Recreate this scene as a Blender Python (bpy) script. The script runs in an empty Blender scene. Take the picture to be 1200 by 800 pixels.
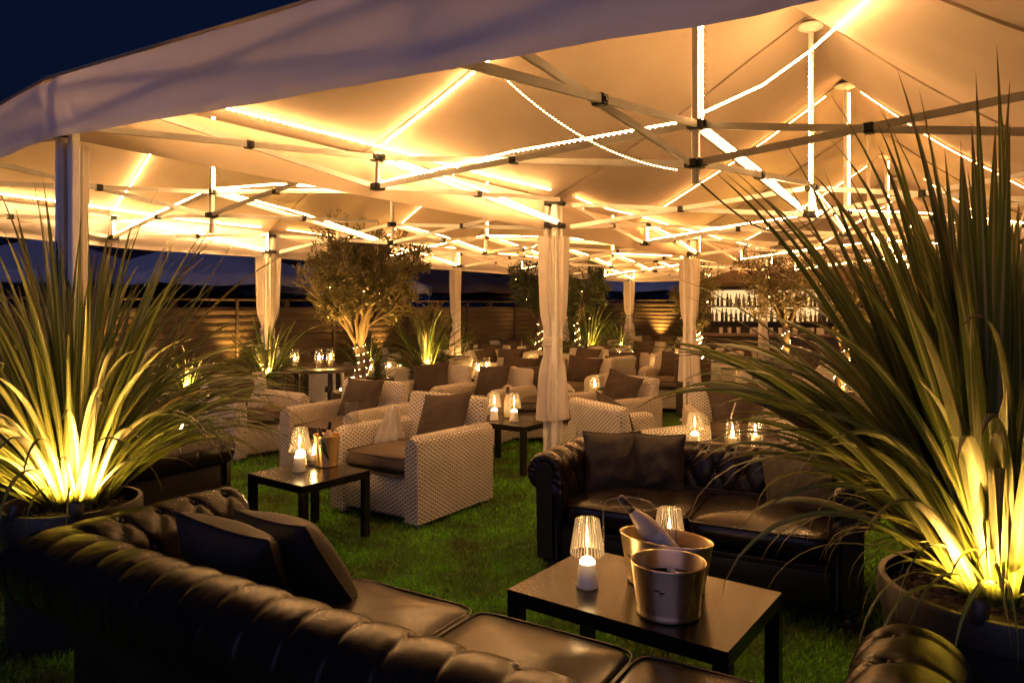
import bpy, bmesh, math, random
import numpy as np
from mathutils import Vector, Matrix, noise
random.seed(7); RNG = np.random.default_rng(7)
S = bpy.context.scene
C = S.collection
PI = math.pi
def R(d): return math.radians(d)
# ------------------------------------------------------------------ camera constants (level shift-lens camera, 1.55 m up)
FPX, HZ, HC = 850.0, 358.0, 1.55
def at(px, py, z=0.0):
    y = FPX*(HC-z)/(py-HZ); return Vector(((px-600)/FPX*y, y, z))
def aty(px, y, z=0.0): return Vector(((px-600)/FPX*y, y, z))

# ------------------------------------------------------------------ mesh builder
class MB:
    def __init__(s): s.v=[]; s.f=[]; s.uv=[]; s.hasuv=False
    def add(s, vs, fs, uvs=None):
        o=len(s.v); s.v.extend([tuple(p) for p in vs]); s.f.extend([tuple(i+o for i in f) for f in fs])
        if uvs is not None: s.hasuv=True; s.uv.extend(uvs)
        else: s.uv.extend([(0,0)]*len(vs))
        return s
    def box(s, c, d, rot=None):
        x,y,z=d[0]/2,d[1]/2,d[2]/2
        vs=[Vector((a*x,b*y,e*z)) for a in(-1,1) for b in(-1,1) for e in(-1,1)]
        if rot is not None: vs=[rot@p for p in vs]
        vs=[p+Vector(c) for p in vs]
        return s.add(vs,[(0,1,3,2),(4,6,7,5),(0,4,5,1),(2,3,7,6),(0,2,6,4),(1,5,7,3)])
    def rbox(s, c, d, r=.02, seg=2, rot=None, cuts=0, wob=0):
        bm=bmesh.new(); bmesh.ops.create_cube(bm,size=1)
        bmesh.ops.scale(bm,vec=d,verts=bm.verts)
        bmesh.ops.bevel(bm,geom=list(bm.edges),offset=r,segments=seg,affect='EDGES',profile=.5)
        bm.verts.index_update()
        vs=[p.co.copy() for p in bm.verts]
        fs=[[p.index for p in f.verts] for f in bm.faces]; bm.free()
        if rot is not None: vs=[rot@p for p in vs]
        return s.add([p+Vector(c) for p in vs],fs)
    def bar(s, p, q, w, h, up=(0,0,1)):
        p=Vector(p);q=Vector(q);t=(q-p);L=t.length;t.normalize()
        u=Vector(up); sd=t.cross(u)
        if sd.length<1e-4: sd=t.cross(Vector((1,0,0)))
        sd.normalize(); n=sd.cross(t)
        vs=[]
        for e in(p,q):
            for a,b in((-1,-1),(1,-1),(1,1),(-1,1)): vs.append(e+sd*(a*w/2)+n*(b*h/2))
        return s.add(vs,[(0,3,2,1),(4,5,6,7),(0,1,5,4),(1,2,6,5),(2,3,7,6),(3,0,4,7)])
    def tube(s, pts, r, n=8, cap=True):
        pts=[Vector(p) for p in pts]; m=len(pts)
        rs=r if isinstance(r,(list,tuple)) else [r]*m
        vs=[];fs=[]; ref=None
        for i,p in enumerate(pts):
            t=(pts[min(i+1,m-1)]-pts[max(i-1,0)])
            if t.length<1e-9: t=Vector((0,0,1))
            t.normalize()
            if ref is None:
                ref=Vector((1,0,0)) if abs(t.x)<.8 else Vector((0,1,0))
            a=(ref-t*ref.dot(t))
            if a.length<1e-5: a=t.orthogonal()
            a.normalize(); b=t.cross(a); ref=a
            for k in range(n):
                w=2*PI*k/n; vs.append(p+(a*math.cos(w)+b*math.sin(w))*rs[i])
        for i in range(m-1):
            for k in range(n):
                k2=(k+1)%n; fs.append((i*n+k,i*n+k2,(i+1)*n+k2,(i+1)*n+k))
        if cap: fs.append(tuple(range(n-1,-1,-1))); fs.append(tuple((m-1)*n+k for k in range(n)))
        return s.add(vs,fs)
    def lathe(s, prof, n=24, c=(0,0,0), sx=1, sy=1, rot=None, fn=None):
        vs=[];fs=[];m=len(prof)
        for (r,z) in prof:
            for k in range(n):
                w=2*PI*k/n; rr=r*(fn(w) if fn else 1)
                p=Vector((rr*math.cos(w)*sx,rr*math.sin(w)*sy,z))
                if rot is not None: p=rot@p
                vs.append(p+Vector(c))
        for i in range(m-1):
            for k in range(n):
                k2=(k+1)%n; fs.append((i*n+k,i*n+k2,(i+1)*n+k2,(i+1)*n+k))
        if prof[0][0]>1e-6: fs.append(tuple(range(n-1,-1,-1)))
        if prof[-1][0]>1e-6: fs.append(tuple((m-1)*n+k for k in range(n)))
        return s.add(vs,fs)
    def open_lathe(s, prof, n=24, c=(0,0,0), sx=1, sy=1, rot=None, fn=None):
        o=len(s.f); s.lathe(prof,n,c,sx,sy,rot,fn)
        s.f=[f for i,f in enumerate(s.f) if i<o or len(f)==4]; return s
    def ball(s, c, r, n=8, m=5, sz=1):
        prof=[(max(1e-7,r*math.sin(PI*i/m)),-r*sz*math.cos(PI*i/m)) for i in range(m+1)]
        return s.lathe(prof,n,c)
    def grid(s, P, uvs=None):
        nu=len(P);nv=len(P[0]); vs=[p for row in P for p in row]
        fs=[(i*nv+j,i*nv+j+1,(i+1)*nv+j+1,(i+1)*nv+j) for i in range(nu-1) for j in range(nv-1)]
        return s.add(vs,fs,uvs)
    def build(s, name, m, parent=None, smooth=False, boxuv=False, angle=None):
        me=bpy.data.meshes.new(name); me.from_pydata(s.v,[],s.f)
        if smooth: me.polygons.foreach_set('use_smooth',[True]*len(me.polygons))
        if s.hasuv:
            ul=me.uv_layers.new(name='UVMap'); li=np.empty(len(me.loops),dtype=np.int64); me.loops.foreach_get('vertex_index',li)
            ul.data.foreach_set('uv',np.asarray(s.uv,dtype=np.float32)[li].ravel())
        elif boxuv:
            ul=me.uv_layers.new(name='UVMap')
            for f in me.polygons:
                n=f.normal; ax=max(range(3),key=lambda i:abs(n[i]))
                for l in f.loop_indices:
                    p=me.vertices[me.loops[l].vertex_index].co
                    ul.data[l].uv=(p.y,p.z) if ax==0 else ((p.x,p.z) if ax==1 else (p.x,p.y))
        me.update()
        if m is not None: me.materials.append(m)
        o=bpy.data.objects.new(name,me); C.objects.link(o)
        if parent is not None: o.parent=parent
        if angle is not None:
            me.polygons.foreach_set('use_smooth',[True]*len(me.polygons))
            me.set_sharp_from_angle(angle=R(angle))
        return o
def tag(o,label=None,cat=None,group=None,kind=None):
    if label: o['label']=label
    if cat: o['category']=cat
    if group: o['group']=group
    if kind: o['kind']=kind
    return o
def empty(name,loc,rz=0,label=None,cat=None,group=None):
    o=bpy.data.objects.new(name,None); C.objects.link(o); o.location=loc; o.rotation_euler=(0,0,rz); o.empty_display_size=.1
    return tag(o,label,cat,group)
KIDS={}
def kids(o):
    return [c for c in C.objects if c.parent is o]
def copy_tree(o, parent=None):
    c=o.copy(); C.objects.link(c)
    if parent is not None: c.parent=parent
    for k in kids(o): copy_tree(k,c)
    return c
# ------------------------------------------------------------------ materials
def mat(name):
    m=bpy.data.materials.new(name); m.use_nodes=True; n=m.node_tree; n.nodes.clear()
    out=n.nodes.new('ShaderNodeOutputMaterial'); return m,n,out
def nd(n,t,**kw):
    x=n.nodes.new(t)
    for k,v in kw.items():
        if k in x.inputs.keys(): x.inputs[k].default_value=v
        else: setattr(x,k,v)
    return x
def pm(name,col,rough=.6,metal=0,var=.15,nscale=8,bump=0,bscale=60,spec=.5,coat=0,trans=0,stretch=None,rvar=0,emit=None,estr=0):
    m,n,out=mat(name); L=n.links.new
    b=nd(n,'ShaderNodeBsdfPrincipled'); b.inputs['Roughness'].default_value=rough; b.inputs['Metallic'].default_value=metal
    b.inputs['Specular IOR Level'].default_value=spec
    b.inputs['Coat Weight'].default_value=coat
    tc=nd(n,'ShaderNodeTexCoord'); src=tc.outputs['Object']
    if stretch:
        mp=nd(n,'ShaderNodeMapping'); mp.inputs['Scale'].default_value=stretch; L(src,mp.inputs['Vector']); src=mp.outputs['Vector']
    nz=nd(n,'ShaderNodeTexNoise'); nz.inputs['Scale'].default_value=nscale; nz.inputs['Detail'].default_value=5; L(src,nz.inputs['Vector'])
    r=nd(n,'ShaderNodeValToRGB'); c=Vector(col[:3])
    r.color_ramp.elements[0].color=(*(c*(1-var)),1); r.color_ramp.elements[0].position=.3
    r.color_ramp.elements[1].color=(*(c*(1+var)),1); r.color_ramp.elements[1].position=.7
    L(nz.outputs['Fac'],r.inputs['Fac']); L(r.outputs['Color'],b.inputs['Base Color'])
    if rvar:
        mr=nd(n,'ShaderNodeMapRange'); mr.inputs['To Min'].default_value=rough-rvar; mr.inputs['To Max'].default_value=rough+rvar
        L(nz.outputs['Fac'],mr.inputs['Value']); L(mr.outputs['Result'],b.inputs['Roughness'])
    if bump:
        n2=nd(n,'ShaderNodeTexNoise'); n2.inputs['Scale'].default_value=bscale; n2.inputs['Detail'].default_value=4; L(src,n2.inputs['Vector'])
        bp=nd(n,'ShaderNodeBump'); bp.inputs['Strength'].default_value=bump; bp.inputs['Distance'].default_value=.01
        L(n2.outputs['Fac'],bp.inputs['Height']); L(bp.outputs['Normal'],b.inputs['Normal'])
    last=b.outputs[0]
    if trans:
        t=nd(n,'ShaderNodeBsdfTranslucent'); L(r.outputs['Color'],t.inputs['Color'])
        mx=nd(n,'ShaderNodeMixShader'); mx.inputs[0].default_value=trans; L(last,mx.inputs[1]); L(t.outputs[0],mx.inputs[2]); last=mx.outputs[0]
    L(last,out.inputs['Surface']); return m
def em(name,col,s):
    m,n,out=mat(name); e=nd(n,'ShaderNodeEmission'); e.inputs['Color'].default_value=(*col,1); e.inputs['Strength'].default_value=s
    n.links.new(e.outputs[0],out.inputs['Surface']); return m
def glassy(name,tint=(1,1,1),gl=.12,diff=.0,rough=.05):
    m,n,out=mat(name); L=n.links.new
    t=nd(n,'ShaderNodeBsdfTransparent'); t.inputs[0].default_value=(*tint,1)
    g=nd(n,'ShaderNodeBsdfGlossy'); g.inputs['Roughness'].default_value=rough
    fr=nd(n,'ShaderNodeLayerWeight'); fr.inputs['Blend'].default_value=.25
    mr=nd(n,'ShaderNodeMapRange'); mr.inputs['To Min'].default_value=gl*.4; mr.inputs['To Max'].default_value=min(1,gl*4)
    L(fr.outputs['Facing'],mr.inputs['Value'])
    mx=nd(n,'ShaderNodeMixShader'); L(mr.outputs[0],mx.inputs[0]); L(t.outputs[0],mx.inputs[1]); L(g.outputs[0],mx.inputs[2]); last=mx.outputs[0]
    if diff:
        tr=nd(n,'ShaderNodeBsdfTranslucent'); tr.inputs[0].default_value=(.9,.88,.85,1)
        df=nd(n,'ShaderNodeBsdfDiffuse'); df.inputs[0].default_value=(.8,.78,.75,1)
        ad=nd(n,'ShaderNodeMixShader'); L(tr.outputs[0],ad.inputs[1]); L(df.outputs[0],ad.inputs[2])
        m2=nd(n,'ShaderNodeMixShader'); m2.inputs[0].default_value=diff; L(last,m2.inputs[1]); L(ad.outputs[0],m2.inputs[2]); last=m2.outputs[0]
    L(last,out.inputs['Surface']); return m
WARM=(1.0,.50,.135)
M={}
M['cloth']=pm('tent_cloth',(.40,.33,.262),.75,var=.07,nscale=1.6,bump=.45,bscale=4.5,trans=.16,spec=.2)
M['valance']=pm('tent_cloth_outer_lit',(.60,.55,.56),.75,var=.07,nscale=1.6,bump=.45,bscale=4.5,trans=.2,spec=.2)  # same tent cloth; outside light on the valance is put into this paler colour
M['curtain']=pm('curtain_cloth',(.62,.56,.51),.8,var=.06,nscale=6,bump=.15,bscale=90,trans=.10,spec=.2)
M['alu']=pm('frame_metal',(.74,.72,.70),.38,0,var=.08,nscale=12,spec=.5,rvar=.08)
M['bracket']=pm('black_bracket',(.012,.012,.013),.45,var=.2)
M['cable']=pm('black_cable',(.01,.01,.01),.5)
M['led']=em('led_emission',(1.0,.445,.128),155)
M['led_soft']=em('led_soft_emission',(1.0,.445,.128),66)
M['seam']=pm('cloth_seam',(.36,.28,.21),.8)
M['led_tape']=em('led_tape_emission',(1.0,.445,.128),60)
M['diode']=em('led_diode_emission',(1.0,.52,.18),480)
M['leddot']=em('led_dot_emission',(1.0,.55,.2),40)
M['flame']=em('flame_emission',(1.0,.53,.15),480)
M['shade_reflection']=em('shade_reflection_emission',(1.0,.58,.2),75)
M['bulb']=em('bulb_emission',(1.0,.60,.23),38)
M['fairy']=em('fairy_emission',(1.0,.56,.17),75)
M['spotglow']=em('uplight_lens',(1.0,.62,.16),60)
M['leather']=pm('black_leather',(.009,.0062,.0055),.23,var=.35,nscale=5,bump=.12,bscale=260,spec=.29,rvar=.06)
M['leather_seat']=pm('seat_leather',(.010,.007,.0055),.25,var=.3,nscale=7,bump=.08,bscale=110,spec=.32,rvar=.04)
M['leather_base']=pm('panel_leather',(.010,.008,.007),.42,var=.3,nscale=5,bump=.2,bscale=200,spec=.4)
M['velvet']=pm('dark_pillow_cloth',(.016,.011,.010),.62,var=.3,nscale=9,bump=.35,bscale=160,spec=.4)
M['foot']=pm('black_wood',(.008,.007,.006),.35)
M['cushion']=pm('taupe_cushion',(.062,.046,.037),.9,var=.12,nscale=12,bump=.35,bscale=320,spec=.15)
M['seatpad']=pm('seat_pad',(.105,.082,.066),.9,var=.12,nscale=9,bump=.3,bscale=320,spec=.15)
M['table']=pm('black_table_top',(.010,.008,.007),.24,var=.25,nscale=3,spec=.32,rvar=.07,bump=.04,bscale=400)
M['steel']=pm('brushed_steel',(.90,.72,.46),.40,1,var=.06,nscale=10,stretch=(1,1,30),bump=.03,bscale=20,rvar=.05)
M['brass']=pm('brass_bucket',(.88,.62,.30),.36,1,var=.08,nscale=10,rvar=.06)
M['alubase']=pm('lamp_base_white',(.62,.58,.53),.38,.15,var=.05,trans=.06)
M['shade']=glassy('ribbed_shade',(.98,.95,.90),.14,.05,.10)
M['rib']=glassy('shade_rib',(.9,.85,.78),.3,.55,.15)
M['clear']=glassy('clear_glass',(.98,.97,.95),.12,.03,.04)
M['acrylic']=glassy('clear_acrylic',(.97,.96,.95),.16,.05,.05)
M['white']=pm('white_ceramic',(.7,.67,.62),.4)
M['candle']=pm('candle_wax',(.75,.66,.5),.5,trans=.4)
M['label']=pm('bottle_label',(.62,.57,.48),.6,var=.2,nscale=40)
M['bottle']=pm('pale_bottle',(.62,.47,.30),.25,.0,var=.15,nscale=14)
M['foil']=pm('dark_foil',(.035,.025,.022),.4,.3)
M['ice']=pm('ice_water',(.42,.40,.37),.15,0,var=.35,nscale=45,bump=.5,bscale=50)
M['pot']=pm('black_planter',(.016,.014,.013),.5,var=.3,nscale=5,bump=.12,bscale=120)
M['potbrown']=pm('brown_planter',(.040,.024,.016),.5,var=.25,nscale=5)
M['soil']=pm('bark_soil',(.035,.022,.014),.95,var=.6,nscale=60,bump=1,bscale=55)
M['bark']=pm('olive_bark',(.085,.06,.042),.9,var=.4,nscale=22,bump=.8,bscale=45,stretch=(1,1,.4))
M['oliveleaf']=pm('olive_leaf',(.125,.11,.045),.38,var=.5,nscale=14,trans=.35)
M['leafdark']=pm('evergreen_leaf',(.035,.055,.02),.6,var=.35,nscale=14,trans=.2)
M['fence']=pm('fence_board',(.045,.027,.016),.75,var=.35,nscale=5,bump=.3,bscale=25,stretch=(1,1,9))
M['post']=pm('fence_post',(.035,.021,.013),.8,var=.3,nscale=8)
M['darkwood']=pm('bar_wood',(.030,.018,.012),.5,var=.3,nscale=6)
M['counter']=pm('bar_counter_top',(.16,.10,.06),.3,var=.2,nscale=4)
M['umbrella']=pm('parasol_cloth',(.36,.40,.50),.85,var=.12,nscale=3,bump=.1,bscale=8,trans=.1)
M['umbrella_brown']=pm('brown_parasol_cloth',(.13,.085,.055),.85,var=.12,nscale=3,trans=.1)
M['lace']=pm('white_lace',(.62,.58,.53),.9,var=.1,nscale=30,bump=.8,bscale=90,trans=.3)
M['barglow']=em('lit_bar_panel',(1.0,.62,.26),1.25)
M['glass_green']=pm('green_bottle_glass',(.03,.045,.012),.15,0,var=.2,nscale=9,spec=.7)
M['glass_amber']=pm('amber_bottle_glass',(.22,.10,.02),.15,0,var=.2,nscale=9,spec=.7,trans=.4)
M['glass_pale']=pm('pale_bottle_glass',(.45,.42,.34),.15,0,var=.2,nscale=9,spec=.7,trans=.5)
M['silhouette']=pm('dark_foliage',(.010,.013,.012),.9,var=.4,nscale=5)
M['roofdark']=pm('dark_shed_roof',(.02,.02,.026),.8,var=.2,nscale=5)
def aniso(name):
    n=M[name].node_tree; b=[x for x in n.nodes if x.type=='BSDF_PRINCIPLED'][0]; t=n.nodes.new('ShaderNodeTangent'); t.direction_type='RADIAL'; t.axis='Z'
    b.inputs['Anisotropic'].default_value=.9; b.inputs['Anisotropic Rotation'].default_value=.25; n.links.new(t.outputs[0],b.inputs['Tangent'])
aniso('steel'); aniso('brass')
def wicker():
    m,n,out=mat('wicker'); L=n.links.new
    uv=nd(n,'ShaderNodeUVMap'); uv.uv_map='UVMap'
    nz=nd(n,'ShaderNodeTexNoise'); nz.inputs['Scale'].default_value=9; nz.inputs['Detail'].default_value=4; L(uv.outputs[0],nz.inputs['Vector'])
    ofs=nd(n,'ShaderNodeVectorMath',operation='MULTIPLY_ADD'); ofs.inputs[1].default_value=(.012,.012,0); L(nz.outputs['Color'],ofs.inputs[0]); L(uv.outputs[0],ofs.inputs[2])
    def mth(op,x,y=None,z=None):
        q=nd(n,'ShaderNodeMath',operation=op)
        for i,v in enumerate((x,y,z)):
            if v is None: continue
            if isinstance(v,(int,float)): q.inputs[i].default_value=v
            else: L(v,q.inputs[i])
        return q.outputs[0]
    sp=nd(n,'ShaderNodeSeparateXYZ'); L(ofs.outputs[0],sp.inputs[0])
    vv=mth('DIVIDE',sp.outputs['Y'],.0145); row=mth('FLOOR',vv); fr=mth('FRACT',vv)
    prof=mth('SINE',mth('MULTIPLY',fr,PI))
    ph=mth('ADD',mth('MULTIPLY',sp.outputs['X'],2*PI/.046),mth('MULTIPLY',row,PI))
    ov=mth('MULTIPLY_ADD',mth('SINE',ph),.5,.5)
    hgt=mth('MULTIPLY',mth('POWER',prof,.7),mth('MULTIPLY_ADD',mth('POWER',ov,.6),.82,.18))
    rp=nd(n,'ShaderNodeValToRGB'); e=rp.color_ramp.elements; e[0].position=.10; e[0].color=(.055,.042,.032,1); e[1].position=.8; e[1].color=(.76,.70,.62,1)
    x=e.new(.38); x.color=(.46,.415,.36,1); L(hgt,rp.inputs[0])
    b=nd(n,'ShaderNodeBsdfPrincipled'); b.inputs['Roughness'].default_value=.62; b.inputs['Specular IOR Level'].default_value=.35
    n2=nd(n,'ShaderNodeTexNoise'); n2.inputs['Scale'].default_value=4; L(uv.outputs[0],n2.inputs['Vector'])
    mr=nd(n,'ShaderNodeMapRange'); mr.inputs['To Min'].default_value=.75; mr.inputs['To Max'].default_value=1.2; L(n2.outputs['Fac'],mr.inputs['Value'])
    mx=nd(n,'ShaderNodeMix',data_type='RGBA',blend_type='MULTIPLY'); mx.inputs['Factor'].default_value=1
    L(rp.outputs[0],mx.inputs[6]); L(mr.outputs[0],mx.inputs[7]); L(mx.outputs[2],b.inputs['Base Color'])
    bp=nd(n,'ShaderNodeBump'); bp.inputs['Strength'].default_value=1; bp.inputs['Distance'].default_value=.006
    L(hgt,bp.inputs['Height']); L(bp.outputs['Normal'],b.inputs['Normal'])
    L(b.outputs[0],out.inputs['Surface']); return m
M['wicker']=wicker()
def leafmat(name,dark,light,stripe,trans=.35):
    m,n,out=mat(name); L=n.links.new
    uv=nd(n,'ShaderNodeUVMap'); uv.uv_map='UVMap'; sp=nd(n,'ShaderNodeSeparateXYZ'); L(uv.outputs[0],sp.inputs[0])
    fr=nd(n,'ShaderNodeMath',operation='FRACT'); L(sp.outputs['X'],fr.inputs[0])
    fl=nd(n,'ShaderNodeMath',operation='FLOOR'); L(sp.outputs['X'],fl.inputs[0])
    r=nd(n,'ShaderNodeValToRGB'); e=r.color_ramp.elements
    e[0].position=0; e[0].color=(*light,1); e[1].position=1; e[1].color=(*light,1)
    for p,c in((.12,dark),(.36,dark),(.46,stripe),(.54,stripe),(.64,dark),(.88,dark)):
        x=e.new(p); x.color=(*c,1)
    L(fr.outputs[0],r.inputs[0])
    wn=nd(n,'ShaderNodeTexWhiteNoise',noise_dimensions='1D'); L(fl.outputs[0],wn.inputs['W'])
    mr=nd(n,'ShaderNodeMapRange'); mr.inputs['To Min'].default_value=.6; mr.inputs['To Max'].default_value=1.45; L(wn.outputs['Value'],mr.inputs[0])
    mx=nd(n,'ShaderNodeMix',data_type='RGBA',blend_type='MULTIPLY'); mx.inputs['Factor'].default_value=1; L(r.outputs[0],mx.inputs[6]); L(mr.outputs[0],mx.inputs[7])
    tipr=nd(n,'ShaderNodeMapRange',interpolation_type='SMOOTHSTEP'); tipr.inputs['From Min'].default_value=.84; tipr.inputs['From Max'].default_value=1.0; L(sp.outputs['Y'],tipr.inputs[0])
    wn2=nd(n,'ShaderNodeTexWhiteNoise',noise_dimensions='1D'); ad2=nd(n,'ShaderNodeMath',operation='ADD'); ad2.inputs[1].default_value=.37; L(fl.outputs[0],ad2.inputs[0]); L(ad2.outputs[0],wn2.inputs['W'])
    old=nd(n,'ShaderNodeMapRange',interpolation_type='SMOOTHSTEP'); old.inputs['From Min'].default_value=.86; old.inputs['From Max'].default_value=.98; old.inputs['To Max'].default_value=.8; L(wn2.outputs['Value'],old.inputs[0])
    nzl=nd(n,'ShaderNodeTexNoise'); nzl.inputs['Scale'].default_value=3; L(uv.outputs[0],nzl.inputs[0])
    mxm=nd(n,'ShaderNodeMath',operation='MAXIMUM'); L(tipr.outputs[0],mxm.inputs[0]); L(old.outputs[0],mxm.inputs[1])
    mz=nd(n,'ShaderNodeMath',operation='MULTIPLY'); L(mxm.outputs[0],mz.inputs[0]); mz2=nd(n,'ShaderNodeMath',operation='MULTIPLY_ADD'); mz2.inputs[1].default_value=.8; mz2.inputs[2].default_value=.5; L(nzl.outputs[0],mz2.inputs[0]); L(mz2.outputs[0],mz.inputs[1])
    mxb=nd(n,'ShaderNodeMix',data_type='RGBA'); mxb.inputs[7].default_value=(.15,.095,.04,1); L(mz.outputs[0],mxb.inputs['Factor']); L(mx.outputs[2],mxb.inputs[6]); mx=mxb
    b=nd(n,'ShaderNodeBsdfPrincipled'); b.inputs['Roughness'].default_value=.42; L(mx.outputs[2],b.inputs['Base Color'])
    wv=nd(n,'ShaderNodeTexWave',wave_type='BANDS',bands_direction='X'); wv.inputs['Scale'].default_value=4.5; wv.inputs['Distortion'].default_value=.3
    L(uv.outputs[0],wv.inputs['Vector']); bp=nd(n,'ShaderNodeBump'); bp.inputs['Strength'].default_value=.25; bp.inputs['Distance'].default_value=.004; L(wv.outputs['Fac'],bp.inputs['Height']); L(bp.outputs[0],b.inputs['Normal'])
    t=nd(n,'ShaderNodeBsdfTranslucent'); L(mx.outputs[2],t.inputs['Color'])
    ms=nd(n,'ShaderNodeMixShader'); ms.inputs[0].default_value=trans; L(b.outputs[0],ms.inputs[1]); L(t.outputs[0],ms.inputs[2]); L(ms.outputs[0],out.inputs['Surface']); return m
M['strap']=leafmat('strap_leaf',(.075,.11,.018),(.18,.19,.045),(.26,.24,.12))
M['strap_plain']=leafmat('plain_strap_leaf',(.055,.085,.013),(.10,.13,.025),(.075,.11,.02))
def turf():
    m,n,out=mat('lawn_turf'); L=n.links.new
    tc=nd(n,'ShaderNodeTexCoord')
    a=nd(n,'ShaderNodeTexNoise'); a.inputs['Scale'].default_value=1.3; a.inputs['Detail'].default_value=6; L(tc.outputs['Object'],a.inputs[0])
    c=nd(n,'ShaderNodeTexNoise'); c.inputs['Scale'].default_value=130; c.inputs['Detail'].default_value=3; L(tc.outputs['Object'],c.inputs[0])
    ad=nd(n,'ShaderNodeMath',operation='ADD'); L(a.outputs[0],ad.inputs[0]); L(c.outputs[0],ad.inputs[1])
    r=nd(n,'ShaderNodeValToRGB'); e=r.color_ramp.elements; e[0].position=.75; e[0].color=(.018,.045,.006,1); e[1].position=1.25; e[1].color=(.06,.15,.014,1)
    hv=nd(n,'ShaderNodeMath',operation='MULTIPLY'); hv.inputs[1].default_value=1; L(ad.outputs[0],hv.inputs[0])
    e[0].position=.35; e[1].position=.65; hv.inputs[1].default_value=.5
    L(hv.outputs[0],r.inputs[0])
    b=nd(n,'ShaderNodeBsdfPrincipled'); b.inputs['Roughness'].default_value=.85; b.inputs['Specular IOR Level'].default_value=.2; L(r.outputs[0],b.inputs['Base Color'])
    bp=nd(n,'ShaderNodeBump'); bp.inputs['Strength'].default_value=.9; bp.inputs['Distance'].default_value=.02; L(c.outputs[0],bp.inputs['Height']); L(bp.outputs[0],b.inputs['Normal'])
    L(b.outputs[0],out.inputs['Surface']); return m
M['turf']=turf()
M['blade']=pm('turf_blade',(.15,.28,.018),.7,var=.4,nscale=2.5,trans=.3,spec=.25)
_r=[x for x in M['blade'].node_tree.nodes if x.type=='VALTORGB'][0].color_ramp.elements
_r[0].color=(.085,.085,.018,1); _r[0].position=.36; _r[1].color=(.16,.42,.02,1); _r[1].position=.62
# ------------------------------------------------------------------ world, camera, dusk light
w=bpy.data.worlds.new('World'); S.world=w; w.use_nodes=True; n=w.node_tree; n.nodes.clear(); L=n.links.new
sky=n.nodes.new('ShaderNodeTexSky'); sky.sky_type='NISHITA'; sky.sun_disc=False; sky.sun_elevation=R(-3.0); sky.sun_rotation=R(205); sky.altitude=50
bg=n.nodes.new('ShaderNodeBackground'); out=n.nodes.new('ShaderNodeOutputWorld')
tint=n.nodes.new('ShaderNodeMix'); tint.data_type='RGBA'; tint.blend_type='MULTIPLY'; tint.inputs['Factor'].default_value=1; tint.inputs[7].default_value=(.25,.40,.9,1)
addc=n.nodes.new('ShaderNodeMix'); addc.data_type='RGBA'; addc.blend_type='ADD'; addc.inputs['Factor'].default_value=1; addc.inputs[7].default_value=(.004,.030,.140,1)
L(sky.outputs[0],tint.inputs[6]); L(tint.outputs[2],addc.inputs[6]); L(addc.outputs[2],bg.inputs['Color']); bg.inputs['Strength'].default_value=.10; L(bg.outputs[0],out.inputs['Surface'])
sun=bpy.data.lights.new('dusk_glow','SUN'); sun.energy=.55; sun.angle=R(70); sun.color=(.56,.50,1); so=bpy.data.objects.new('dusk_glow',sun); C.objects.link(so); so.rotation_euler=(R(70),0,R(-18))
cam=bpy.data.cameras.new('camera'); co=bpy.data.objects.new('camera',cam); C.objects.link(co); co.location=(0,0,HC); co.rotation_euler=(R(90),0,0)
cam.sensor_width=36; cam.lens=FPX/1200*36; cam.shift_y=-(400-HZ)/1200; cam.clip_start=.05; cam.clip_end=800
S.camera=co
S.view_settings.view_transform='Standard'; S.view_settings.look='None'; S.view_settings.exposure=0; S.view_settings.gamma=1
S.render.engine='CYCLES'; cy=S.cycles
cy.use_denoising=True
try: cy.denoiser='OPENIMAGEDENOISE'
except Exception: pass
cy.sample_clamp_indirect=4; cy.sample_clamp_direct=0; cy.max_bounces=7; cy.diffuse_bounces=4; cy.glossy_bounces=3; cy.transmission_bounces=4; cy.transparent_max_bounces=12; cy.caustics_reflective=False; cy.caustics_refractive=False
cy.use_light_tree=True
def spot(loc,target,watts,angle=70,blend=.8,col=(1,.50,.085),rad=.03):
    l=bpy.data.lights.new('uplight_beam','SPOT'); l.energy=watts; l.spot_size=R(angle); l.spot_blend=blend; l.color=col; l.shadow_soft_size=rad
    o=bpy.data.objects.new('uplight_beam',l); C.objects.link(o); o.location=loc
    o.rotation_euler=(Vector(target)-Vector(loc)).to_track_quat('-Z','Y').to_euler(); return o
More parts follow.
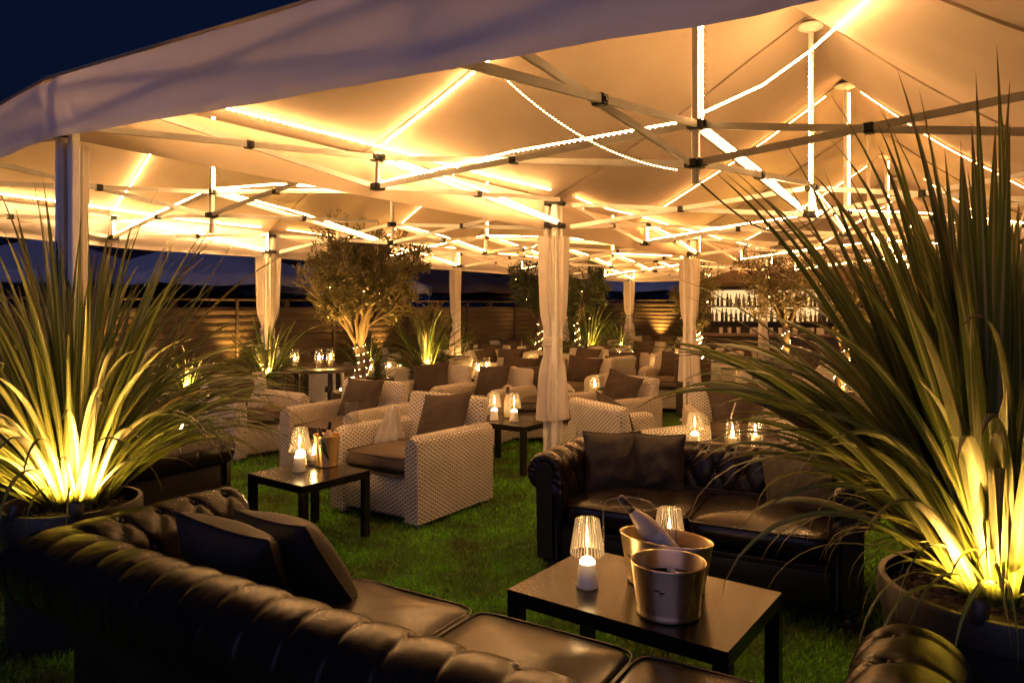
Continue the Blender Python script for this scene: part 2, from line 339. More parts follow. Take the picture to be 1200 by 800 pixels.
# ------------------------------------------------------------------ ground
g=MB(); N=40
g.grid([[( -150+300*i/N,-60+360*j/N,0) for j in range(N+1)] for i in range(N+1)])
tag(g.build('lawn',M['turf']),kind='structure')
def grass(n):
    # blades of artificial turf over the part of the lawn near the seating
    y=RNG.uniform(1.45,8.6,n*3); x=RNG.uniform(-1,1,n*3)*(.78*y+1.3)
    keep=RNG.uniform(0,1,n*3)<np.clip(3.6/y,0,1); x=x[keep][:n]; y=y[keep][:n]; n=len(x)
    a=RNG.uniform(0,2*PI,n); h=RNG.uniform(.012,.030,n)*(1+.12*y/4); wd=RNG.uniform(.0022,.0042,n)*(1+y/6); ln=RNG.uniform(.2,1.1,n)*h
    b=RNG.uniform(0,2*PI,n)
    V=np.zeros((n,4,3),dtype=np.float32)
    dx,dy=np.cos(a)*wd,np.sin(a)*wd
    V[:,0]=np.stack([x-dx,y-dy,np.zeros(n)],1); V[:,1]=np.stack([x+dx,y+dy,np.zeros(n)],1)
    mx=x+np.cos(b)*ln*.35; my=y+np.sin(b)*ln*.35
    V[:,2]=np.stack([mx+dx*.8,my+dy*.8,h*.62],1); V[:,3]=np.stack([x+np.cos(b)*ln,y+np.sin(b)*ln,h],1)
    me=bpy.data.meshes.new('grass'); me.vertices.add(n*4); me.vertices.foreach_set('co',V.ravel())
    me.loops.add(n*4); me.polygons.add(n)
    me.loops.foreach_set('vertex_index',np.arange(n*4,dtype=np.int32)); me.polygons.foreach_set('loop_start',np.arange(0,n*4,4,dtype=np.int32))
    me.update(calc_edges=True); me.materials.append(M['blade'])
    o=bpy.data.objects.new('grass',me); C.objects.link(o); return o
tag(grass(200000),'short green artificial turf blades covering the ground','grass',kind='stuff')

# ------------------------------------------------------------------ gazebos
ZT,ZB,RIDGE=2.50,2.215,3.76
b_=Vector((.5403,.8415,0)); a_=Vector((.857,-.515,0))
L1=[Vector((-2.475,3.85,0)),Vector((.371,6.565,0)),Vector((2.395,9.79,0))]
L1+= [L1[2]+b_*4.0,L1[2]+b_*8.0]
p3=Vector((-3.17,9.4,0)); L2=[p3-b_*4.1,p3,p3+b_*4.03,p3+b_*8.0,p3+b_*11.6]
RL=[p+a_*3.75 for p in L1]; RL[0]=Vector((1.30,1.08,0))
COL={'left':(L2,L1),'right':(L1,RL)}
NR=4; VR={'left':.5,'right':.58}
P0_=L1[0].copy()
def HOFF(p): return .262*max(0,1-(Vector((p.x,p.y,0))-P0_).length/4.4)
def roof(col,k,u,v):
    A,B=COL[col]
    p=A[k].lerp(A[k+1],u).lerp(B[k].lerp(B[k+1],u),v)
    vr=VR[col]; h=v/vr if v<vr else (1-v)/(1-vr)
    if k==0: h=min(h,min(1,2*u)) if u<.5 else h
    if k==NR-1: h=min(h,min(1,2*(1-u))) if u>.5 else h
    sag=.17*h*math.sin(2*PI*u)**2
    if (k==0 and u<.5) or (k==NR-1 and u>.5): sag*=.0
    z=ZT+(RIDGE-ZT)*(h-.045*math.sin(PI*h))-sag
    z+=.02*noise.noise(p*1.7)*min(1,4*h)+HOFF(p)
    return Vector((p.x,p.y,z))
def xtruss(mb,pv,p,q):
    d=(q-p); d.z=0; d.normalize(); s=Vector((-d.y,d.x,0))*.016
    zt,zb=ZT-.05,ZB+.03
    hp,hq=HOFF(p),HOFF(q)
    mb.bar(Vector((p.x,p.y,zt+hp))+s,Vector((q.x,q.y,zb+hq))+s,.016,.036)
    mb.bar(Vector((p.x,p.y,zb+hp))-s,Vector((q.x,q.y,zt+hq))-s,.016,.036)
    c=(p+q)/2; pv.append((Vector((c.x,c.y,(zt+zb+hp+hq)/2)),d))
def bracket(mb,c,d):
    rot=Matrix.Rotation(math.atan2(d.y,d.x),3,'Z'); mb.rbox(c,(.048,.062,.05),.006,1,rot); mb.box(c+Vector((0,0,0)),(.02,.075,.02),rot)
def hub(mb,c,d):
    rot=Matrix.Rotation(math.atan2(d.y,d.x),3,'Z'); mb.rbox(c,(.085,.085,.05),.008,1,rot); mb.box(c,(.12,.03,.035),rot); mb.box(c,(.03,.12,.034),rot)
def valance(mb,p,q,out,top=ZT,bot=ZB-.045,seed=0):
    n=110; Pt=[]
    lv=[(top+.012,-.05),(top+.004,-.015),(top-.02,.0),(top-.08,.004),(top-.16,.0),(bot+.062,.0),(bot+.058,.005),(bot+.02,.005),(bot,.003)]
    for i in range(n+1):
        t=i/n; c=p.lerp(q,t); e=min(t,1-t)*(q-p).length; row=[]
        for z,o in lv:
            f=(top-z)/(top-bot); wv=.008*noise.noise(Vector((t*9+seed,z*3,seed)))*f*2.0+.006*math.sin(t*31+seed)*f
            wv+= .011*noise.noise(Vector((t*22+z*11+seed,z*8,seed+3)))+.006*noise.noise(Vector((t*60+z*15,z*14,seed)))
            droop=-.028*math.exp(-(e/.09)**2) if z>top-.1 else 0
            row.append(Vector((c.x,c.y,z+HOFF(c)+droop+.006*math.sin(t*PI)*(0 if f<.5 else -1)))+out*(o+wv))
        Pt.append(row)
    mb.grid(Pt)
ROWN=['nearest','second','third','farthest']
LEDPATH={}
for col in('left','right'):
    A,B=COL[col]
    for k in range(NR):
        c0,c1,c2,c3=A[k],A[k+1],B[k+1],B[k]
        vr=VR[col]; cen=c0.lerp(c1,.5).lerp(c3.lerp(c2,.5),vr)
        lab={'left':'white peaked gazebo, %s of the row along the slatted fence','right':'white peaked gazebo, %s of the row above the black sofas'}[col]%ROWN[k]
        G=empty('gazebo',(0,0,0),0,lab,'gazebo','white gazebos joined edge to edge')
        cl=MB(); nu,nv=36,36
        cl.grid([[roof(col,k,i/nu,j/nv) for j in range(nv+1)] for i in range(nu+1)])
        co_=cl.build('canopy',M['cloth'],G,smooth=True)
        sm_=MB()
        for (f0,f1) in [((i/2,0),(i/2,1)) for i in range(3)]+[((0,vr),(1,vr))]+([((0,0),(.5,vr)),((0,1),(.5,vr))] if k==0 else []):
            sm_.tube([roof(col,k,f0[0]+(f1[0]-f0[0])*t/30,f0[1]+(f1[1]-f0[1])*t/30)-Vector((0,0,.006)) for t in range(31)],.009,4)
        sm_.build('seam',M['seam'],co_)
        inn=lambda p:(cen-p).normalized()
        legs=[p+inn(p)*(.15 if k==0 and p in(c0,c3) else .06) for p in(c0,c1,c2,c3)]
        for p in legs:
            lg=MB(); lg.rbox((p.x,p.y,(ZT+HOFF(p))/2-.01),(.045,.045,ZT+HOFF(p)-.02),.005,1,Matrix.Rotation(R(-31),3,'Z'))
            lg.rbox((p.x,p.y,.012),(.12,.12,.024),.006,1,Matrix.Rotation(R(-31),3,'Z'))
            for z in (.4,1.25): lg.box((p.x,p.y,z),(.05,.05,.02),Matrix.Rotation(R(-31),3,'Z'))
            lo=lg.build('leg',M['alu'],G,angle=40)
            for z in(ZT-.05,ZB+.03): hb=MB(); hub(hb,Vector((p.x,p.y,z+HOFF(p))),a_); hb.build('corner_bracket',M['bracket'],lo)
        q=[p+inn(p)*.17 for p in(c0,c1,c2,c3)]
        mids=[(q[0]+q[1])/2,q[1].lerp(q[2],vr),(q[2]+q[3])/2,q[0].lerp(q[3],vr)]
        sides=[(q[0],mids[0],q[1])]
        sides.append((q[3],mids[3],q[0]))
        if col=='right': sides.append((q[2],mids[2],q[3]))
        if k==NR-1: sides.append((q[1],mids[1],q[2]))
        for (s0,m,s1) in sides:
            t=MB(); pv=[]; xtruss(t,pv,s0,m); xtruss(t,pv,m,s1)
            to=t.build('scissor_truss',M['alu'],G)
            for c,d in pv: br=MB(); bracket(br,c,d); br.build('pivot_bracket',M['bracket'],to)
            pt=MB(); pt.rbox((m.x,m.y,(ZT+ZB)/2+HOFF(m)),(.032,.032,ZT-ZB-.02),.004,1,Matrix.Rotation(R(-31),3,'Z')); po=pt.build('truss_post',M['alu'],G)
            for z in(ZT-.05,ZB+.03): hb=MB(); hub(hb,Vector((m.x,m.y,z+HOFF(m))),a_); hb.build('joint_bracket',M['bracket'],po)
        for m in mids:
            t=MB(); pv=[]; xtruss(t,pv,m,Vector((cen.x,cen.y,0))); to=t.build('scissor_truss',M['alu'],G)
            br=MB(); [bracket(br,c,d) for c,d in pv]; br.build('pivot_bracket',M['bracket'],to)
        mpts=[cen]+([mids[3]] if k>0 else [])
        for m in mpts:
            ms=MB(); top=RIDGE-.09; ms.rbox((m.x,m.y,(ZB-.02+top)/2),(.036,.036,top-ZB+.02),.004,1,Matrix.Rotation(R(-31),3,'Z'))
            mo=ms.build('mast',M['alu'],G)
            cp=MB(); cp.lathe([(.02,0),(.10,.035),(.11,.05),(.04,.062)],14,(m.x,m.y,top-.03)); cp.build('mast_cap',M['alu'],mo,smooth=True)
            for z in(ZT-.05,ZB+.03): hb=MB(); hub(hb,Vector((m.x,m.y,z+HOFF(m))),a_); hb.build('joint_bracket',M['bracket'],mo)
        V=[]
        sd=7*k+(0 if col=='left' else 31)
        if k==0: V.append((c0,c3,-b_))
        if k==NR-1: V.append((c1,c2,b_))
        if col=='left': V.append((c0,c1,-a_))
        else: V.append((c3,c2,a_)); V.append((c0,c1,-a_))
        for j,(p,r_,o) in enumerate(V):
            vb=MB(); inner=(col=='right' and j==len(V)-1)
            if inner: valance(vb,p.lerp(r_,.03),p.lerp(r_,.97),o*.02,ZT-.03,ZB-.02,sd+j)
            else: valance(vb,p,r_,o,seed=sd+j)
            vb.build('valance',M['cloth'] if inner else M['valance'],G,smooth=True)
        # ---- the warm led strip wound round this gazebo's frame
        ld=MB(); r=.0042; soft=MB(); dio=MB()
        def run(pts,r=r,s=False):
            (soft if s else ld).tube(pts,r,4)
            if k==0:
                acc=0
                for i in range(len(pts)-1):
                    p_,q_=Vector(pts[i]),Vector(pts[i+1]); l_=(q_-p_).length
                    while acc<l_: dio.box(p_.lerp(q_,acc/l_)-Vector((0,0,.004)),(.009,.009,.009)); acc+=.036
                    acc-=l_
        def Z(p,z): return Vector((p.x,p.y,z+HOFF(p)))
        m0=mids[0]; hubt,hubb=ZT-.03,ZB+.05
        if k<3:
            v0=.035
            run([roof(col,k,u/20,v0)-Vector((0,0,.035)) for u in range(1,20)],s=True)
        run([roof(col,k,.5,vr*v/12)-Vector((0,0,.03)) for v in range(1,12)],s=True)
        run([Z(cen,z)+Vector((.028,-.02,0)) for z in (RIDGE-.15,3.2,2.8,hubt)])
        if (col,k)!=('right',0): run([roof(col,k,.5,vr+(1-vr)*v/12)-Vector((0,0,.03)) for v in range(1,12)],s=True)
        d=(cen-m0); 
        run([Z(m0,hubb)+Vector((0,0,.012)),Z(m0.lerp(cen,.5),(hubt+hubb)/2)+Vector((0,0,.028)),Z(cen,hubt+.012)])
        m3=mids[1]
        run([Z(cen,hubt+.01),Z(cen.lerp(m3,.5),(hubt+hubb)/2+.03),Z(m3,hubb)])
        if k>0: run([Z(mids[3],hubt),Z(mids[3].lerp(cen,.5),(hubt+hubb)/2+.03),Z(cen,hubb+.01)])
        if k>0 or col=='left':
            run([Z(mids[2],hubb),Z(mids[2].lerp(cen,.5),(hubt+hubb)/2+.03),Z(cen,hubt+.01)])
            run([Z(m0,hubt)+Vector((.02,-.02,0)),Z(m0,hubb)+Vector((.02,-.02,0))])
            run([Z(q[1],hubb)+Vector((.04,-.03,0)),Z(q[1],hubt)+Vector((.04,-.03,0))])
        if k!=2: run([Z(m0,hubt+.01),Z(m0.lerp(q[1],.5),(hubt+hubb)/2+.03),Z(q[1],hubb)])
        if (col,k)==('right',0):
            m2=A[1].lerp(B[1],vr)
            pk=Vector((m2.x-.05,m2.y-.12,3.42))
            run([Z(cen,hubt+.03),Z(cen.lerp(m2,.5),2.95),pk])
            e=roof(col,0,.47,.80)-Vector((0,0,.07)); run([pk.lerp(e,t/8) for t in range(9)])
            run([pk,Z(m2,hubt+.02),Z(m2,hubb-.05)+Vector((.06,0,0))])
        ll={'left':'warm led strip along the frame of the %s gazebo beside the fence','right':'warm led strip along the frame of the %s gazebo above the black sofas'}[col]%ROWN[k]
        lo_=tag(ld.build('led_strip',M['led_tape'] if k==0 else M['led']),ll,'light strip','led strips on the gazebo frames')
        soft.build('roof_run',M['led_tape'] if k==0 else M['led_soft'],lo_)
        if k==0: tag(dio.build('diode_row',M['diode'],lo_),kind='stuff')
# a slack strip hanging in a curve under the nearest roof
s0=Vector((-.10,4.0,2.86)); s1=Vector((.86,3.80,2.26)); st=[]
dots=MB(); wire=MB()
for i in range(61):
    t=i/60; p=s0.lerp(s1,t); p.z-=.42*(t*(1-t))*(1.0); st.append(p)
wire.tube(st,.0035,5)
for i in range(0,61): dots.ball(st[i]+Vector((0,-.004,0)),.0042,6,4)
sl=wire.build('slack_led_strip',M['alu']); tag(sl,'slack dotted led strip hanging in a curve below the nearest roof','light strip')
dots.build('diode_row',M['leddot'],sl)
# black cable slung between the trusses
cb=MB(); c0=Vector((1.0,3.85,2.2)); c1=Vector((2.3,5.2,2.26))
cb.tube([c0.lerp(c1,i/16)-Vector((0,0,.22*math.sin(PI*i/16))) for i in range(17)],.006,6)
tag(cb.build('power_cable',M['cable']),'black power cable sagging between two roof trusses','cable')

# ------------------------------------------------------------------ gathered curtains on the legs
def curtain(p,label,top=2.17,bot=.52,tie=1.22,rw=.102,seed=0,off=(0,0)):
    o=empty('gathered_curtain',(p.x+off[0],p.y+off[1],0),R(-31)+seed,label,'curtain','white curtains gathered round the gazebo legs')
    mb=MB(); n=112; lv=46; rows=[]
    for i in range(lv+1):
        t=i/lv; z=top+(bot-top)*t
        k=math.exp(-((z-tie)/.16)**2)
        R0=rw*(.95+.25*max(0,(z-tie)/(top-tie)) + .38*max(0,(tie-z)/(tie-bot)))*(1-.42*k)
        row=[]
        for j in range(n):
            a=2*PI*j/n
            f=.5*math.sin(7*a+seed*3+.5*math.sin(z*2+seed))+.3*math.sin(11*a+1.3*seed+z*.6)+.2*math.sin(17*a+z)
            rr=R0*(1+.42*f*(1-.35*k)); row.append(Vector((rr*math.cos(a)*1.05,rr*math.sin(a)*.62,z+(.012*f if i in(lv,) else 0))))
        row.append(row[0]); rows.append(row)
    mb.grid(rows); mb.build('drape',M['curtain'],o,smooth=True)
    tb=MB(); ring=[(rw*.80*math.cos(2*PI*j/24)*1.02,rw*.80*math.sin(2*PI*j/24)*.68,tie+.01*math.sin(4*PI*j/24)) for j in range(25)]
    for dz in(-.03,-.01,.01,.03): tb.tube([(x,y,z+dz) for x,y,z in ring],.011,6,False)
    tb.build('tieback',M['curtain'],o,smooth=True); return o
def leaf_off(p): return p
curtain(L1[1],'white gathered curtain on the tall pole behind the black sofa',seed=1)
curtain(Vector((-2.39,3.95,0)),'white curtain on the front corner pole behind the left planter',rw=.062,bot=.35,seed=2,top=2.42)
curtain(L1[2],'white gathered curtain beside the tall square brown planter',seed=3)
curtain(L2[1],'white gathered curtain between the left fence and the olive tree',seed=4)
curtain(L2[2],'white gathered curtain between the olive tree and the lit fence',seed=5)
curtain(L2[3],'white gathered curtain half hidden behind the middle pole drapes',seed=6)
curtain(L2[4],'white gathered curtain by the far back fence',seed=7)
curtain(L1[3],'white gathered curtain in front of the bottle shelves',seed=8)
# ------------------------------------------------------------------ soft shapes
def cushion_mesh(w,d,h,crown=.03,n=18,pipe=True,seed=0,wr=.004):
    mb=MB(); r=min(h*.42,.05)
    def ring(z,ins): pass
    P=[]
    # a profile from bottom centre to top centre mapped over a rounded rectangle
    prof=[(0,-h/2)]+[(s,-h/2) for s in(.4,.7,.88)]+[(1-.06*(1-math.sin(x)) ,-h/2+r-r*math.cos(x)) for x in(.4,.9,1.5)]
    prof+=[(1,-h/4),(1,0),(1,h/4)]+[(1-.06*(1-math.cos(x)),h/2-r+r*math.sin(x)) for x in(.3,.8,1.3)]
    prof+=[(.92,h/2+.003),(.8,h/2+crown*.35),(.6,h/2+crown*.7),(.35,h/2+crown*.92),(.0,h/2+crown)]
    m=72; rows=[]
    for s,z in prof:
        row=[]
        for j in range(m):
            a=2*PI*j/m; c,sn=math.cos(a),math.sin(a); e=.2
            x=math.copysign(abs(c)**e,c); y=math.copysign(abs(sn)**e,sn)
            p=Vector((x*w/2*s,y*d/2*s,z)); q=noise.noise(Vector((p.x*5+seed,p.y*5,p.z*4)))
            p.z+=wr*2*q*(1 if z>0 else 0); row.append(p)
        row.append(row[0]); rows.append(row)
    mb.grid(rows)
    if pipe:
        for z in(h/2-.006,-h/2+.012):
            mb.tube([(math.copysign(abs(math.cos(2*PI*j/72))**.2,math.cos(2*PI*j/72))*(w/2+.001),math.copysign(abs(math.sin(2*PI*j/72))**.2,math.sin(2*PI*j/72))*(d/2+.001),z) for j in range(73)],.006,6,False)
    return mb
def pillow_mesh(w,h,t,seed=0,n=26,wr=.012):
    mb=MB(); 
    for sg in(1,-1):
        P=[]
        for i in range(n+1):
            row=[]
            for j in range(n+1):
                u=2*i/n-1; v=2*j/n-1
                pin=.09
                x=w/2*u*(1-pin*(1-v*v)*abs(u)); y=h/2*v*(1-pin*(1-u*u)*abs(v))
                z=sg*t/2*((1-u**2)**.55*(1-v**2)**.55)**.85
                z+=sg*wr*noise.noise(Vector((u*2.3+seed,v*2.3,sg+seed)))*(1-u**4)*(1-v**4)
                z+=.35*wr*noise.noise(Vector((u*6+seed,v*6,seed)))*(1-u**6)*(1-v**6)
                row.append(Vector((x,y,z)))
            P.append(row if sg==1 else row[::-1])
        mb.grid(P)
    edge=[]
    for k in range(4*n+1):
        q=k%(4*n); s,t_=divmod(q,n); f=2*t_/n-1
        u,v=[(f,-1),(1,f),(-f,1),(-1,-f)][s]
        edge.append((w/2*u*(1-.09*(1-v*v)*abs(u)),h/2*v*(1-.09*(1-u*u)*abs(v)),0))
    mb.tube(edge,.0055,6,False)
    return mb
def rotm(rx=0,ry=0,rz=0): return Matrix.Rotation(rz,4,'Z')@Matrix.Rotation(rx,4,'X')@Matrix.Rotation(ry,4,'Y')
# ------------------------------------------------------------------ chesterfield
HR=.105; ZR=.595
def setroll(h,top=.70):
    global HR,ZR,CP,CA
    global SA,ALAST
    HR=h; ZR=top-h; CP=cprofile(); CA=arcs(CP); SA=(ZR-.36+HR*PI/2-.05-A0)/2; ALAST=A0+SA*2+.015
def cprofile():
    pts=[]; 
    for i in range(14): pts.append((.0-.012*math.sin(PI*i/13), .36+(ZR-.36)*i/13))
    for i in range(1,40):
        a=PI-(PI+R(78))*i/39; pts.append((HR+HR*math.cos(a),ZR+HR*math.sin(a)))
    return pts
CP=cprofile()
def arcs(P):
    A=[0]
    for i in range(1,len(P)): A.append(A[-1]+math.hypot(P[i][0]-P[i-1][0],P[i][1]-P[i-1][1]))
    return A
CA=arcs(CP); A0,SA,SX=.05,.115,.16; NROW=3; ALAST=A0+SA*(NROW-1)+.015
def disp(x,a):
    q=(a-A0)/SA; p=x/SX
    al=A0+SA*(NROW-1)
    amp=.0080; cd=.0060
    if a<=al:
        u=p+q/2; v=p-q/2
        du=abs(u-round(u)); dv=abs(v-round(v)); dist=min(du,dv)*SX*.82
        fade=1
    else:
        uu=p+(NROW-1)/2; dist=abs(uu-round(uu))*SX*(.95); t=min(1,(a-al)/.16); fade=1; amp=.0080*(1-t)+.0022*t; cd=.0060*(1-t)+.0036*t
    puff=amp*(1-math.exp(-(dist/.024)**1.2))*fade -cd*math.exp(-(dist/.0050)**2)
    # buttons
    bd=0
    for rr in range(NROW):
        xb=(round(p+rr/2)-rr/2)*SX; ab=A0+SA*rr
        r2=(x-xb)**2+(a-ab)**2
        bd=max(bd,math.exp(-r2/(.021**2)))
    if a<.02: puff*=a/.02
    return puff-.022*bd
def seg_mesh(along,L,mitre0,mitre1,place,seed=0):
    """tufted strip: place(x,d,z) maps along/outward/up to local coordinates"""
    mb=MB(); nx=max(30,int(L/.0062)); P=[]
    for i in range(nx+1):
        s=i/nx; row=[]
        for k,(d,z) in enumerate(CP):
            dx0=-d if mitre0 else 0; dx1=d if mitre1 else 0
            x=dx0+s*(L+dx1-dx0)
            k0=max(0,k-1);k1=min(len(CP)-1,k+1)
            tx,tz=CP[k1][0]-CP[k0][0],CP[k1][1]-CP[k0][1]; l=math.hypot(tx,tz); nx_,nz_=-tz/l,tx/l
            h=disp(along+x,CA[k])+.004*noise.noise(Vector((x*6+seed,CA[k]*7,seed)))+.0016*noise.noise(Vector((x*30+seed,CA[k]*30,seed)))
            e=1
            if not mitre0: e=min(1,x/.02+.15)
            if not mitre1: e=min(e,(L-x)/.02+.15)
            h=h*max(0,min(1,e))
            row.append(place(x,d+nx_*h,z+nz_*h))
        xe=dx0+s*(L+dx1-dx0); row.append(place(xe,HR,ZR-HR-.008)); row.append(place(xe,HR-.01,ZR-HR-.015))
        P.append(row)
    mb.grid(P)
    for rr in range(NROW):
        ab=A0+SA*rr; k=min(range(len(CA)),key=lambda i:abs(CA[i]-ab)); d,z=CP[k]
        k0,k1=max(0,k-1),min(len(CP)-1,k+1); tx,tz=CP[k1][0]-CP[k0][0],CP[k1][1]-CP[k0][1]; l=math.hypot(tx,tz); n_=(-tz/l,tx/l)
        j=math.ceil(along/SX+rr/2)
        while True:
            xb=(j-rr/2)*SX-along
            if xb>L-.012: break
            if xb>.012:
                c=place(xb,d-n_[0]*.015,z-n_[1]*.015); mb.ball(c,.0115,8,5)
            j+=1
    return mb
def chesterfield(name,loc,rz,L,D,ncush,label,seed=0):
    o=empty(name,loc,rz,label,'sofa')
    seg_mesh(0,L,True,True,lambda x,d,z:Vector((x,d,z)),seed).build('tufted_back',M['leather'],o,smooth=True)
    for side in(0,1):
        if side==0: pl=lambda x,d,z:Vector((-d,-x,z))
        else: pl=lambda x,d,z:Vector((L+d,-x,z))
        a=seg_mesh(.08,D,True,False,pl,seed+side+1)
        if side==0: a.f=[f[::-1] for f in a.f]
        ao=a.build('rolled_arm',M['leather'],o,smooth=True)
        # pleated scroll front
        f=MB(); n=len(CP); cx,cz=HR,ZR; ring=[]
        outl=[(d,z) for d,z in CP if z>ZR-.2]+[(HR,ZR-HR-.008),(.10,.10),(.0,.10)]
        m=len(outl); rows=[]
        for t,yy in((1,.0),(.93,.016),(.8,.022),(.62,.018),(.45,.020)):
            row=[]
            for j,(d,z) in enumerate(outl):
                pd=.004*math.cos(j*1.7)*(1 if z>.45 else 0)*(1 if t<1 else 0)
                row.append(pl(D+yy+pd, .075+(d-.075)*t if z<.45 else cx+(d-cx)*t, z if z<.45 else cz+(z-cz)*t))
            row.append(row[0]); rows.append(row)
        f.grid(rows); f.build('scroll_front',M['leather'],ao,smooth=True)
        pn=MB(); w=.048*HR/.105; out2=[(cx-w-.012,.11)]+[(cx-.01+w*math.cos(PI-PI*i/14)*1.0,ZR+.01+w*math.sin(PI*i/14)) for i in range(15)]+[(cx+w-.02,.11)]
        fr=[pl(D+.034,d,z) for d,z in out2]; bk=[pl(D+.0,d,z) for d,z in out2]; k=len(out2)
        pn.add(fr+bk,[tuple(range(k)),tuple(range(2*k-1,k-1,-1))]+[(i,i+k,(i+1)%k+k,(i+1)%k) for i in range(k)])
        pn.build('front_facing',M['leather_base'],ao,angle=40)
        sp=MB(); x0=-.10 if side==0 else L+.10
        sp.box((x0,-D/2+.04,.285),(.03,D+.1,.40)); sp.build('side_panel',M['leather_base'],o)
    bp=MB(); bp.box((L/2,.09,.285),(L+.21,.03,.40)); bp.box((L/2,.02,.30),(L+.1,.12,.3)); bp.build('back_panel',M['leather_base'],o)
    bs=MB(); bs.rbox((L/2,-D/2+.01,.175),(L+.19,D+.03,.19),.015,2); bs.rbox((L/2,-D+.02,.275),(L,.05,.05),.02,2); bs.build('seat_base',M['leather_base'],o,angle=40)
    cw=L/ncush
    for i in range(ncush):
        c=cushion_mesh(cw-.008,D+.0,.15,.035,seed=seed+i*3).build('seat_cushion',M['leather_seat'],o,smooth=True); c.location=(cw*(i+.5),-D/2-.015,.355)
    for x in(-.08,L+.08):
        for y in(-D+.03,.06):
            ft=MB(); ft.lathe([(.02,0),(.032,.01),(.038,.03),(.03,.055),(.022,.065),(.035,.085)],14,(x,y,0)); ft.build('foot',M['foot'],o,smooth=True)
    return o
setroll(.148)
chesterfield('chesterfield_sofa',(.618,1.478,0),R(148.3),2.52,.62,4,'long black tufted leather sofa seen from behind in the foreground',1)
setroll(.11)
chesterfield('chesterfield_sofa',(.589,4.709,0),R(-27.4),1.40,.66,2,'black tufted two seat leather sofa facing the bucket table',4)
chesterfield('chesterfield_sofa',(-2.40,4.42,0),R(148.3),1.36,.66,2,'black leather sofa half hidden behind the left planter',8)
def pillow(p,size,t,rot,label,m='velvet',seed=0,group=None):
    o=pillow_mesh(size[0],size[1],t,seed).build('throw_pillow',M[m],None,smooth=True); o.matrix_world=Matrix.Translation(p)@rot
    return tag(o,label,'pillow',group)
TH=R(148.3)
def nsofa(x,y,z):
    c,s=math.cos(TH),math.sin(TH); return Vector((.583+x*c-y*s,1.50+x*s+y*c,z))
pillow(nsofa(1.97,-.17,.575),(.50,.44),.25,Matrix.Rotation(TH,4,'Z')@Matrix.Rotation(R(62),4,'X')@Matrix.Rotation(R(4),4,'Z'),'dark throw pillow leaning on the long foreground sofa, nearest of two',seed=2)
pillow(nsofa(1.88,-.36,.565),(.50,.46),.23,Matrix.Rotation(TH+R(-7),4,'Z')@Matrix.Rotation(R(58),4,'X')@Matrix.Rotation(R(-4),4,'Z'),'dark throw pillow tucked in front of the other on the foreground sofa',seed=5)
T2=R(-27.4)
def rsofa(x,y,z):
    c,s=math.cos(T2),math.sin(T2); return Vector((.589+x*c-y*s,4.709+x*s+y*c,z))
pillow(rsofa(.15,-.22,.59),(.36,.38),.13,Matrix.Rotation(T2+R(28),4,'Z')@Matrix.Rotation(R(72),4,'X'),'square dark pillow in the left corner of the facing sofa',seed=7)
pillow(rsofa(.40,-.14,.59),(.33,.37),.13,Matrix.Rotation(T2+R(8),4,'Z')@Matrix.Rotation(R(76),4,'X'),'dark pillow beside the corner pillow against the tufted back',seed=9)
pillow(rsofa(1.20,-.17,.58),(.42,.42),.13,Matrix.Rotation(T2-R(26),4,'Z')@Matrix.Rotation(R(70),4,'X')@Matrix.Rotation(R(20),4,'Z'),'dark pillow in the right corner of the facing sofa under leaves',seed=12)

# ------------------------------------------------------------------ wicker armchairs
W_,D_=.84,.90
def make_chair():
    o=empty('wicker_armchair',(0,0,0))
    b=MB(); b.rbox((0,.0,.19),(W_-.24,D_-.06,.28),.02,2); b.build('base',M['wicker'],o,boxuv=True,angle=50)
    for s in(-1,1):
        a=MB(); n=16; prof=[]
        # arm: slightly rounded top edge, dropping toward the rear
        P=[]; y0,y1=-D_/2,D_/2-.04; th=.125; x=s*(W_/2-th/2)
        sec=[(-th/2,.035),(-th/2,.3),(-th/2,.56),(-th/2+.012,.595),(-th/2+.04,.615),(0,.62),(th/2-.04,.615),(th/2-.012,.595),(th/2,.56),(th/2,.3),(th/2,.035)]
        for i in range(n+1):
            t=i/n; y=y0+(y1-y0)*t
            fr=.012*max(0,1-t*n/1.0)
            P.append([Vector((x+px*(1-2*fr/th*.4),y,z+(0 if z<.4 else -.015*t)-(.02 if (i==0 and z>.5) else 0))) for px,z in sec])
        a.grid(P)
        k=len(sec); a.add(P[0],[tuple(range(k))]); a.add(P[-1],[tuple(range(k-1,-1,-1))])
        a.f=[f[::-1] for f in a.f]
        a.build('arm',M['wicker'],o,boxuv=True,angle=45)
    bk=MB(); rot=Matrix.Rotation(R(-13),3,'X')
    bk.rbox((0,D_/2-.10,.55),(W_-.10,.11,.50),.035,3,rot); bk.rbox((0,D_/2-.075,.26),(W_-.26,.12,.42),.02,1); bk.build('backrest',M['wicker'],o,boxuv=True,angle=50)
    sc=cushion_mesh(W_-.26,D_-.22,.14,.025,seed=3,wr=.006).build('seat_cushion',M['seatpad'],o,smooth=True); sc.location=(0,-.10,.39)
    pc=pillow_mesh(.50,.44,.16,4).build('back_cushion',M['cushion'],o,smooth=True); pc.location=(0,.19,.62); pc.rotation_euler=(R(70),0,0)
    for x in(-1,1):
        for y in(-1,1):
            f=MB(); f.rbox((x*(W_/2-.06),y*(D_/2-.07),.02),(.05,.05,.04),.006,1); f.build('foot',M['alu'],o)
    return o
CH0=make_chair(); first=[True]
def facing(fx,fy): return math.atan2(fx,-fy)
